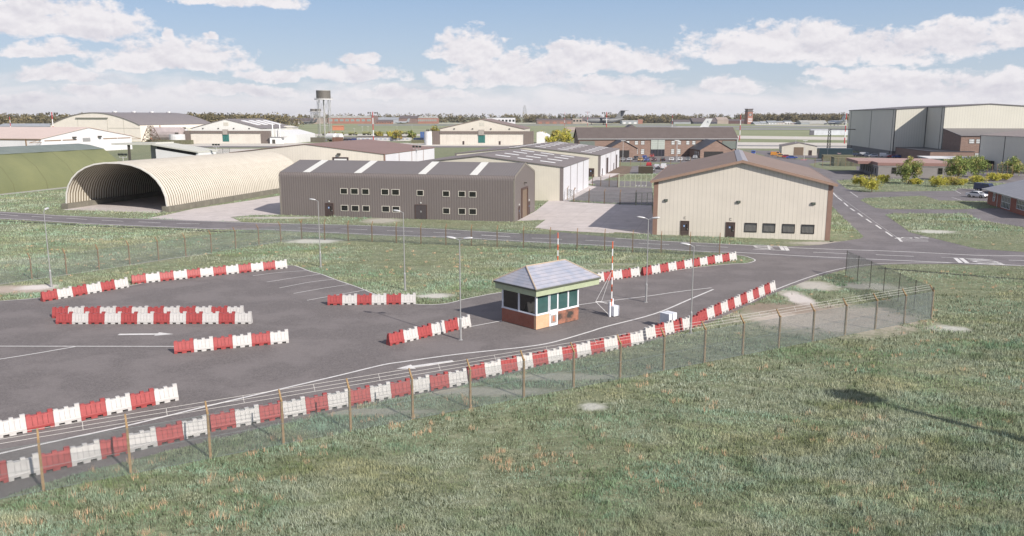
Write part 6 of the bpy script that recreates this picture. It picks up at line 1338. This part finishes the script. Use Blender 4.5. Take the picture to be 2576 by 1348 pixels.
# ---------------------------------------------------------------- trees
def leafmat(name,c1,c2,c3):
    if name in MATS: return MATS[name]
    m,nt,bs=newmat(name); a=nn(nt,'ShaderNodeAttribute'); a.attribute_name='tone'; cr=nn(nt,'ShaderNodeValToRGB'); cr.color_ramp.elements[0].color=(*c1,1); cr.color_ramp.elements[1].color=(*c3,1); e=cr.color_ramp.elements.new(.55); e.color=(*c2,1)
    nt.links.new(a.outputs['Fac'],cr.inputs[0]); nt.links.new(cr.outputs[0],bs.inputs['Base Color']); bs.inputs['Roughness'].default_value=.8; bs.inputs['Specular IOR Level'].default_value=.2
    MATS[name]=m; return m
LY_=leafmat('autumn_yellow_leaves',(.19,.21,.035),(.44,.42,.075),(.54,.44,.10)); LG2=leafmat('green_autumn_leaves',(.08,.12,.035),(.24,.30,.085),(.42,.32,.14)); LO=leafmat('orange_green_leaves',(.12,.13,.035),(.31,.29,.075),(.46,.31,.12))
BARK=mat('tree_bark',(.24,.16,.09),.9,.3,4); 
def leaves(cs,rs,n,size):
    """leaf quads around clump centres"""
    cs=np.array(cs); rs=np.array(rs); idx=rng.integers(0,len(cs),n); d=rng.normal(size=(n,3)); d/=np.linalg.norm(d,axis=1)[:,None]; rr=rng.random(n)**.45
    c=cs[idx]+d*(rs[idx]*rr)[:,None]
    u=rng.normal(size=(n,3)); u/=np.linalg.norm(u,axis=1)[:,None]; v=np.cross(u,rng.normal(size=(n,3))); v/=np.linalg.norm(v,axis=1)[:,None]; s=(size*(.5+rng.random(n)))[:,None]
    V=np.stack([c-u*s,c-v*s*.5,c+u*s,c+v*s*.5],1).reshape(-1,3); Fc=np.arange(4*n).reshape(-1,4)
    ct=rng.random(len(cs)); tone=np.clip(ct[idx]*.7+rng.random(n)*.45-.05,0,1)
    return V,Fc,tone
def tree(p,h,w_,label,lm,trunk=.3,n=1500,size=.16,name='tree',cat='tree',multi=False,low=.18,group=None):
    r=empty(name,(p.x,p.y,0),random.uniform(0,6),label,cat,group); m=MB(); tips=[]
    m.tube((0,0,-.1),(0,0,h*.25),.035*h*.6,.028*h*.6,7)
    nb=9
    for i in range(nb):
        t=2*PI*i/nb+random.uniform(-.3,.3); z0=h*random.uniform(.12 if multi else .2,.35); rr=w_*.5*random.uniform(.45,.85); z1=h*random.uniform(low+.15,.85)
        a=Vector((0,0,z0)); b=Vector((math.cos(t)*rr,math.sin(t)*rr,z1)); k=a.lerp(b,.5)+Vector((0,0,h*.04)); m.tube(a,k,.02*h*.5,.013*h*.5,5,False); m.tube(k,b,.013*h*.5,.004*h,5,False); tips+=[k,b]
        for q in range(2): c=k+Vector((random.uniform(-1,1)*w_*.2,random.uniform(-1,1)*w_*.2,random.uniform(0,h*.2))); m.tube(k,c,.01*h*.5,.003*h,4,False); tips.append(c)
    m.tube((0,0,h*.25),(0,0,h*.8),.028*h*.5,.005*h,6,False); tips+=[Vector((0,0,h*.55)),Vector((0,0,h*.75)),Vector((0,0,h*.88))]
    m.build('trunk',BARK,r)
    cs=[tuple(t) for t in tips]; rs=[w_*random.uniform(.10,.20) for _ in tips]
    for i in range(10):
        t=random.uniform(0,6.28); rr=w_*.42*random.random()**.5; cs.append((math.cos(t)*rr,math.sin(t)*rr,h*random.uniform(low,.9))); rs.append(w_*random.uniform(.08,.16))
    V,Fc,tone=leaves(cs,rs,n,size); V[:,2]=np.clip(V[:,2],.05,h*1.02); npmesh('crown',V,Fc,lm,r,tone)
    return r
for (x,y,yt,wpx,lm,lb,nm) in [(1180,988,655,250,LG2,'loose green tree standing before the pink-roofed block windows','tree'),(1770,948,650,260,LG2,'tall loose green tree, left one of the pair at the low block end','tree'),(1965,905,650,230,LG2,'tall green tree, right one of the pair before the brick annex','tree'),(2430,895,660,230,LG2,'green tree in front of the grey-green shed at right','tree')]:
    p=G('f',x,y); h=HT(p,'f',yt); tree(p,h*1.04,1.3*wpx*.3115/1.4856/F*p.y,lb,lm,n=5200,size=.19,low=.12)
for (x,y,yt,wpx,lm,lb) in [(605,1020,878,150,LY_,'yellow-green bush, left of the trio by the side road'),(740,1082,893,210,LY_,'large yellow bush, nearest of the trio by the side road'),(870,975,878,130,LY_,'round olive-yellow bush, right of the trio by the side road'),(1265,990,925,120,LY_,'low bright green bush at the foot of the loose tree'),(1535,1020,890,200,LY_,'yellow-green bush left of the tall tree pair'),(1700,1000,905,170,LO,'olive bush under the left tree of the pair'),(1810,1000,925,140,LY_,'bright low bush below the tall tree pair'),(2010,985,890,190,LY_,'wide yellow bush below the right tree of the pair'),(2190,948,860,150,LY_,'round yellow bush before the dark fence'),(2330,942,870,150,LY_,'yellow-green bush beside the bungalow roof ridge')]:
    p=G('f',x,y); h=HT(p,'f',yt); tree(p,h*1.08,1.3*wpx*.3115/1.4856/F*p.y,lb,lm,n=2600,size=.13,name='bush',cat='bush',multi=True,low=.1,group='bushes by the side road')
for (rg,x,Y,yt,wpx,lm,lb) in [('c',825,600,282,90,LY_,'narrow yellow tree, left of the airfield trio'),('c',910,590,268,130,LO,'middle orange-green tree of the airfield trio'),('c',1090,570,270,120,LG2,'yellow-green tree left of the navy container'),('c',1372,600,210,140,LO,'orange-green tree behind the rust-streaked hangar corner'),('c',700,640,285,110,LO,'sparse bare-looking tree in front of a tanker'),('d',395,540,275,110,LO,'tree left of the blue container behind shed roofs'),('d',510,500,345,140,LY_,'low yellow tree between the two larger ones behind the sheds'),('d',680,470,248,230,LY_,'large yellow-green tree left of the office gable'),('d',570,520,265,130,LO,'thin brown-green tree left of the large yellow one')]:
    x_=atY(rg,x,Y); p=Vector((x_,Y,0)); h=HT(p,rg,yt); tree(p,h,wpx*.3115/1.4856/F*p.y,lb,lm,n=1600,size=.42)
# far woods: one mass each
def wood(name,x0,x1,Y,hpx_fn,label,lm,n,cr):
    cs=[];rs=[]
    for i in range(n):
        x=x0+(x1-x0)*rng.random(); y=Y+rng.random()*90; h=hpx_fn(x)*(.55+.6*rng.random()); k=rng.integers(1,4)
        for q in range(k): cs.append((x+rng.normal()*cr*.4,y+rng.normal()*3,max(2,h-cr*(.9+.9*q)))); rs.append(cr*(.55+.5*rng.random()))
    N=len(cs)*26; V,Fc,tone=leaves(cs,rs,N,cr*.24); V[:,2]=np.maximum(V[:,2],0)
    o=npmesh(name,V,Fc,lm,None,tone); tag(o,label,'wood',kind='stuff'); return o
LF=leafmat('far_autumn_wood',(.055,.052,.036),(.15,.13,.075),(.25,.20,.10)); 
wood('far_wood',-1400,1500,2150,lambda x:22,'distant autumn woodland along the whole horizon',LF,1700,8.)
wood('left_wood',-900,-330,1250,lambda x:20.5,'browner woodland on the far left skyline',LF,520,7.)
wood('middle_wood',atY('b',230,1150),atY('b',900,1150),1150,lambda x:21-(x-atY('b',230,1150))/30,'darker clump of woodland right of the arched hangar',LF,260,6.)
wood('hedge_wood',atY('d',1240,1950),atY('d',2260,1950),1960,lambda x:19,'yellow-brown wood behind the grey shed and aircraft tail',LF,420,7.)
wood('tower_wood',atY('e',950,1900),atY('e',2160,1900),1900,lambda x:22,'yellow-brown wood between the control tower and giant hangar',LF,520,7.)
# ---------------------------------------------------------------- grass blades (stuff)
def pip(x,y,poly):
    poly=np.array([(p[0],p[1]) for p in poly]); ins=np.zeros(len(x),bool); j=len(poly)-1
    for i in range(len(poly)):
        xi,yi=poly[i]; xj,yj=poly[j]
        c=((yi>y)!=(yj>y)) & (x<(xj-xi)*(y-yi)/((yj-yi)+1e-12)+xi); ins^=c; j=i
    return ins
def nz(x,y,f,seed):      # cheap smooth value noise
    r_=np.random.default_rng(seed); T=r_.random((256,256)); u=x*f+1000; v=y*f+1000; iu=np.floor(u).astype(int); iv=np.floor(v).astype(int); a=u-iu; b=v-iv; a=a*a*(3-2*a); b=b*b*(3-2*b)
    g=lambda i,j:T[i%256,j%256]; return (g(iu,iv)*(1-a)+g(iu+1,iv)*a)*(1-b)+(g(iu,iv+1)*(1-a)+g(iu+1,iv+1)*a)*b
ARCHP=[(-86,156),(-62,151),(-48,207),(-72,213)]
def blades(N,y0,y1,hs,wd,excl=()):
    yy=y0*(y1/y0)**rng.random(N); xx=(rng.random(N)*2-1)*(yy*.665+3)
    ok=np.ones(N,bool)
    for z,nm,pl in sorted(POLYS,key=lambda t:t[0]):
        ins=pip(xx,yy,pl); ok[ins]=(nm=='grass_verge')
    ok&=~pip(xx,yy,ARCHP)
    w0=(nz(xx,yy,.9,31)-.5)*1.1
    for (c,rx,ry,s,_) in CHALKW: ok&=~((((xx-c.x)/rx)**2+((yy-c.y)/ry)**2)**.5+w0<.95*(.6+.4*s))
    return xx[ok],yy[ok]
def build_grass(name,xx,yy,hgt,wd,tone,m,label,lean=.35):
    n=len(xx); th=rng.random(n)*2*PI; ux,uy=np.cos(th),np.sin(th); lx,ly=rng.normal(size=n)*lean*hgt,rng.normal(size=n)*lean*hgt
    z=np.zeros(n)
    V=np.stack([np.stack([xx-ux*wd,yy-uy*wd,z],1),np.stack([xx+ux*wd,yy+uy*wd,z],1),np.stack([xx+lx+ux*wd*.25,yy+ly+uy*wd*.25,hgt],1),np.stack([xx+lx-ux*wd*.25,yy+ly-uy*wd*.25,hgt],1)],1).reshape(-1,3)
    o=npmesh(name,V,np.arange(4*n).reshape(-1,4),m,None,tone); tag(o,label,'grass',kind='stuff'); return o
def hue_regions(m, cols):
    nt=m.node_tree; bs=nt.nodes['Principled BSDF']; base=bs.inputs['Base Color'].links[0].from_socket; ge=nn(nt,'ShaderNodeNewGeometry'); v=ge.outputs['Position']; o=base
    for (sc_,lo,hi,amt,c,off) in cols:
        mp=nn(nt,'ShaderNodeMapping'); mp.inputs['Location'].default_value=(off,off*1.7,0); mp.inputs['Scale'].default_value=(.7,1.4,1); nt.links.new(v,mp.inputs[0])
        o=mixc(nt, mth(nt,'MULTIPLY',ramp(nt,noise(nt,mp.outputs[0],sc_,6,.68,.6),lo,hi),amt), o, mixc(nt,1.,o,c,'MULTIPLY'))
    nt.links.new(o,bs.inputs['Base Color'])
GB=leafmat('sage_grass_blades',(.195,.235,.165),(.325,.37,.28),(.50,.52,.43)); GD=leafmat('dry_grass_tufts',(.50,.34,.22),(.66,.42,.26),(.75,.52,.36))
hue_regions(GB,[(.10,.45,.60,.9,(.72,1.0,.95),3.),(.16,.48,.62,.85,(1.12,.98,.76),11.),(.30,.50,.62,.8,(.52,.60,.42),23.),(.8,.52,.64,.6,(1.35,1.3,1.25),31.),(.07,.5,.62,.6,(.75,.72,.55),41.)])
def field(N,y0,y1,hb,wb,label,name,hi=1.):
    xx,yy=blades(N,y0,y1,0,0)
    big=nz(xx,yy,.22,1)*.6+nz(xx,yy,.6,2)*.4; lush=np.clip((nz(xx,yy,.07,5)*.6+nz(xx,yy,.2,6)*.4-.25)*1.8,0,1)
    # fields beyond the fence (right/near) are lush, mown strip along the fence is short
    tus=nz(xx,yy,1.6,77)*.6+nz(xx,yy,3.1,78)*.4; hgt=hb*(.35+.9*lush)*(.3+1.9*tus**1.6)*(.5+rng.random(len(xx)))*1.25
    tone=np.clip(.05+big*.55+rng.random(len(xx))*.5-.08,0,1)
    keep=rng.random(len(xx))<(.45+.55*lush)
    build_grass(name,xx[keep],yy[keep],hgt[keep],wb*(yy[keep]/40)**.8,tone[keep],GB,label)
field(620000,25,62,.135,.0125,'tall sage green grass filling the near field','near_grass',)
field(330000,62,125,.13,.015,'rough grass between the car park and the main road','middle_grass')
field(260000,125,260,.16,.020,'short rough grass on the verges round the hangars','verge_grass')
cx_,cy_=blades(1900,25,120,0,0); cl=nz(cx_,cy_,.25,9)>.45; cx_,cy_=cx_[cl],cy_[cl]; k=16
xx=np.repeat(cx_,k)+rng.normal(size=len(cx_)*k)*.12; yy=np.repeat(cy_,k)+rng.normal(size=len(cx_)*k)*.10
build_grass('dry_tufts',xx,yy,(.17+.15*rng.random(len(xx)))*np.where(yy>60,.7,1.),.008*(yy/40)**.6,rng.random(len(xx)),GD,'scattered dry orange grass tufts in the green fields',lean=.25)
cx_,cy_=blades(42000,25,80,0,0); cl=(nz(cx_,cy_,.35,12)*.5+nz(cx_,cy_,1.3,14)*.5)>.42; cx_,cy_=cx_[cl],cy_[cl]
build_grass('dark_weeds',cx_,cy_,(.13+.13*rng.random(len(cx_))),.020*(cy_/40)**.6,rng.random(len(cx_)),leafmat('dark_weed_leaves',(.03,.04,.02),(.06,.075,.04),(.09,.11,.06)),'dark weed stems speckling the near field',lean=.15)
# ---------------------------------------------------------------- air
HAZE=True
if HAZE:
    m,nt,bs=newmat('haze_air'); nt.nodes.remove(bs); pv=nn(nt,'ShaderNodeVolumePrincipled'); pv.inputs['Color'].default_value=(.86,.9,.97,1); pv.inputs['Density'].default_value=.00005; pv.inputs['Anisotropy'].default_value=.2
    nt.links.new(pv.outputs[0],nt.nodes['Material Output'].inputs['Volume'])
    o=MB().box(-7100,7100,-320,9100,-1,90).build('haze',m,None); o['kind']='stuff'
sc.cycles.max_bounces=6; sc.cycles.volume_bounces=0
